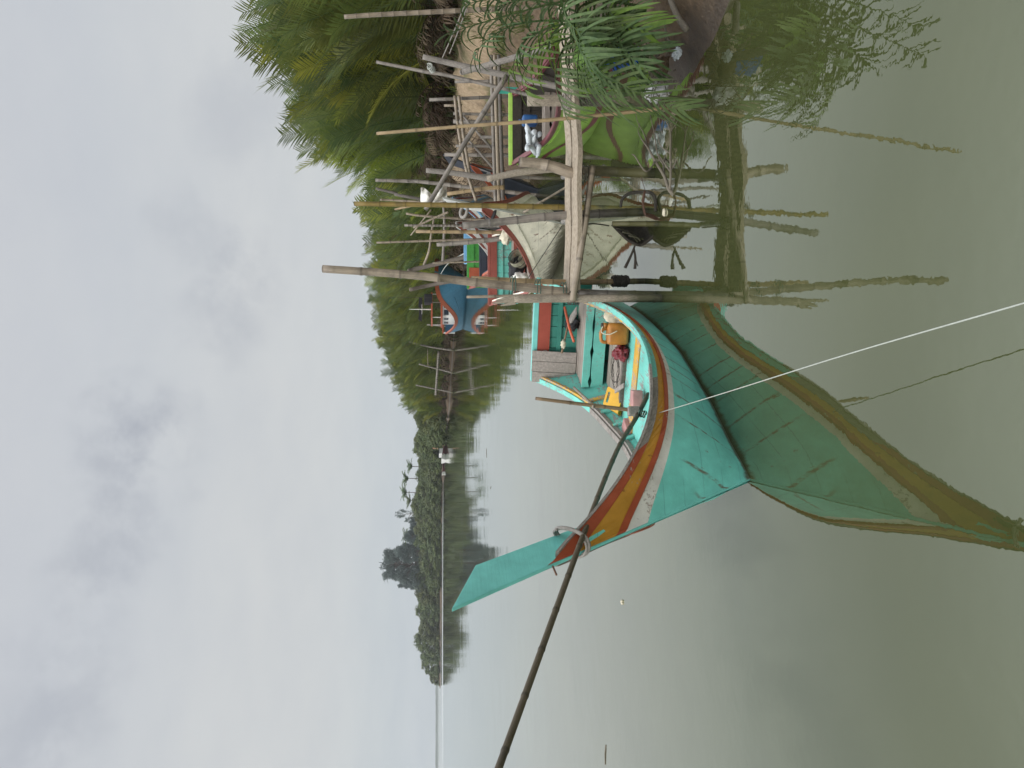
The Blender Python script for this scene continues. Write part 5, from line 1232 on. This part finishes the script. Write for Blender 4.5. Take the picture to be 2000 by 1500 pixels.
# ------------------------------------------------------------------ near fronds (young nipa plants on the mud)
rg = random.Random(3)
NEAR = [
 ('young nipa plant whose fresh fronds arch over the jetty deck', PZ(1215, 45, .45), [
  ([(1218, 45, 7.9), (1150, 62, 7.8), (1098, 100, 7.7), (1085, 160, 7.6), (1105, 225, 7.55)], .46, 'frond_near', 30),
  ([(1218, 48, 7.9), (1165, 80, 7.7), (1130, 130, 7.5), (1160, 165, 7.3), (1215, 190, 7.2)], .48, 'frond_near', 30),
  ([(1215, 40, 7.9), (1110, 50, 8.0), (1055, 95, 8.0), (1020, 150, 8.0), (1030, 185, 8.0)], .36, 'frond_lime', 24)]),
 ('young nipa plant with the longest dark fronds reaching up to the dirt bank', PZ(1235, 5, .5), [
  ([(1235, 0, 7.6), (1120, 0, 7.6), (1020, 22, 7.6), (930, 48, 7.6), (872, 66, 7.6)], .40, 'frond_near', 28),
  ([(1235, -5, 7.5), (1130, -30, 7.4), (1040, -25, 7.4), (960, -5, 7.4), (905, 10, 7.4)], .40, 'frond_near', 26),
  ([(1235, 0, 7.5), (1150, 5, 7.4), (1125, 32, 7.2), (1160, 65, 7.1), (1225, 80, 7.0)], .46, 'frond_near', 28),
  ([(1230, -10, 7.5), (1150, -20, 7.3), (1105, 5, 7.1), (1110, 40, 7.0), (1145, 75, 6.9)], .44, 'frond_near', 28)]),
 ('broad drooping nipa plant hanging over the silvery wrapper', PZ(1250, 80, .35), [
  ([(1250, 80, 7.6), (1190, 95, 7.4), (1165, 130, 7.2), (1215, 165, 7.05), (1290, 200, 7.0), (1335, 215, 6.95)], .40, 'frond_near', 30),
  ([(1248, 75, 7.7), (1170, 70, 7.6), (1130, 88, 7.5), (1122, 118, 7.4), (1165, 138, 7.3)], .42, 'frond_lime', 26),
  ([(1252, 70, 7.5), (1195, 50, 7.3), (1185, 75, 7.1), (1230, 95, 7.0), (1275, 108, 6.9)], .40, 'frond_near', 26)]),
 ('nipa plant standing in front of the lime green bow', PZ(1175, 60, .8), [
  ([(1180, 55, 8.6), (1090, 80, 8.6), (1035, 100, 8.5), (995, 135, 8.5)], .42, 'frond_lime', 26),
  ([(1180, 50, 8.6), (1080, 40, 8.6), (1000, 50, 8.6), (950, 80, 8.6), (925, 110, 8.6)], .40, 'frond_near', 26),
  ([(1180, 50, 8.5), (1120, 75, 8.4), (1095, 120, 8.3), (1120, 170, 8.2)], .42, 'frond_near', 26),
  ([(1180, 45, 8.7), (1090, 10, 8.7), (1020, 0, 8.7), (975, 15, 8.7)], .42, 'frond_near', 26),
  ([(1180, 60, 8.6), (1140, 110, 8.5), (1150, 160, 8.4), (1190, 195, 8.3)], .38, 'frond_near', 24)]),
 ('tallest young nipa plant with leaves spreading over the mud mound', PZ(1260, 20, .3), [
  ([(1262, 20, 7.3), (1190, 30, 7.2), (1140, 60, 7.0), (1135, 100, 6.9), (1165, 130, 6.8)], .42, 'frond_near', 28),
  ([(1262, 25, 7.3), (1215, 50, 7.1), (1215, 90, 6.9), (1250, 130, 6.8)], .38, 'frond_near', 24),
  ([(1262, 15, 7.3), (1205, 5, 7.2), (1190, 20, 7.0), (1215, 45, 6.9), (1265, 60, 6.8)], .40, 'frond_lime', 24),
  ([(1260, 20, 7.4), (1170, 40, 7.5), (1085, 50, 7.5), (1030, 75, 7.5), (1010, 100, 7.5)], .42, 'frond_near', 28)]),
]
for lab, base, fr_ in NEAR:
    r = thing('nipa_plant', lab, 'palm', base)
    for pts, L, mt, n in fr_:
        P = smooth_pts([PY(*q) for q in pts], 5); b = MB()
        frond(b, [p - base for p in P], L * 1.38, .029, int(n * .64), mt, 'frond_near', rg, .24, .80, .16, .016, .12, segs=6, ragged=.08)
        b.build('frond', r)
# grass on the bank
b = MB()
for i in range(9000):
    y = rnd.uniform(8.6, 30); o = abs(rnd.gauss(0, 1.5)) + .9; x = shore(y) + o
    if noise.noise(Vector((x * .8, y * .8, 5))) < -.05 + .03 * (y - 12): continue
    z = ground(x, y)
    if z < .55: continue
    hgt = rnd.uniform(.10, .42); d_ = Vector((rnd.uniform(-.5, .5), rnd.uniform(-.5, .5), 1)).normalized(); s_ = Vector((rnd.uniform(-1, 1), rnd.uniform(-1, 1), 0)).normalized() * .010; p = Vector((x, y, z - .02)); q = p + d_ * hgt * .6; w_ = q + (d_ + Vector((rnd.uniform(-.7, .7), rnd.uniform(-.7, .7), -.3))) * hgt * .4
    b.face([b.add(p - s_), b.add(p + s_), b.add(q + s_ * .8), b.add(q - s_ * .8)], 'grass'); b.face([b.add(q - s_ * .8), b.add(q + s_ * .8), b.add(w_)], 'grass')
tag(b.build('grass'), 'short yellow green grass on the dirt bank', 'grass', kind='stuff')
# dead litter and roots along the palm foot
b = MB()
for i in range(5200):
    y = 24 + 110 * rnd.random() ** 1.4; o = rnd.uniform(.4, 3.0); x = shore(y) + o; z = ground(x, y); sc = 1 + y * .012
    d_ = Vector((rnd.uniform(-1, 1), rnd.uniform(-1, 1), rnd.uniform(-.1, .9 if y > 25 else .35))).normalized(); L = rnd.uniform(.2, .6) * sc; s_ = d_.orthogonal().normalized() * .010 * sc; p = Vector((x, y, z))
    b.face([b.add(p - s_), b.add(p + s_), b.add(p + d_ * L + s_ * .4), b.add(p + d_ * L - s_ * .4)], 'dead')
tag(b.build('dead_leaf_litter'), 'dry fallen fronds and roots along the foot of the palms', 'litter', kind='stuff')
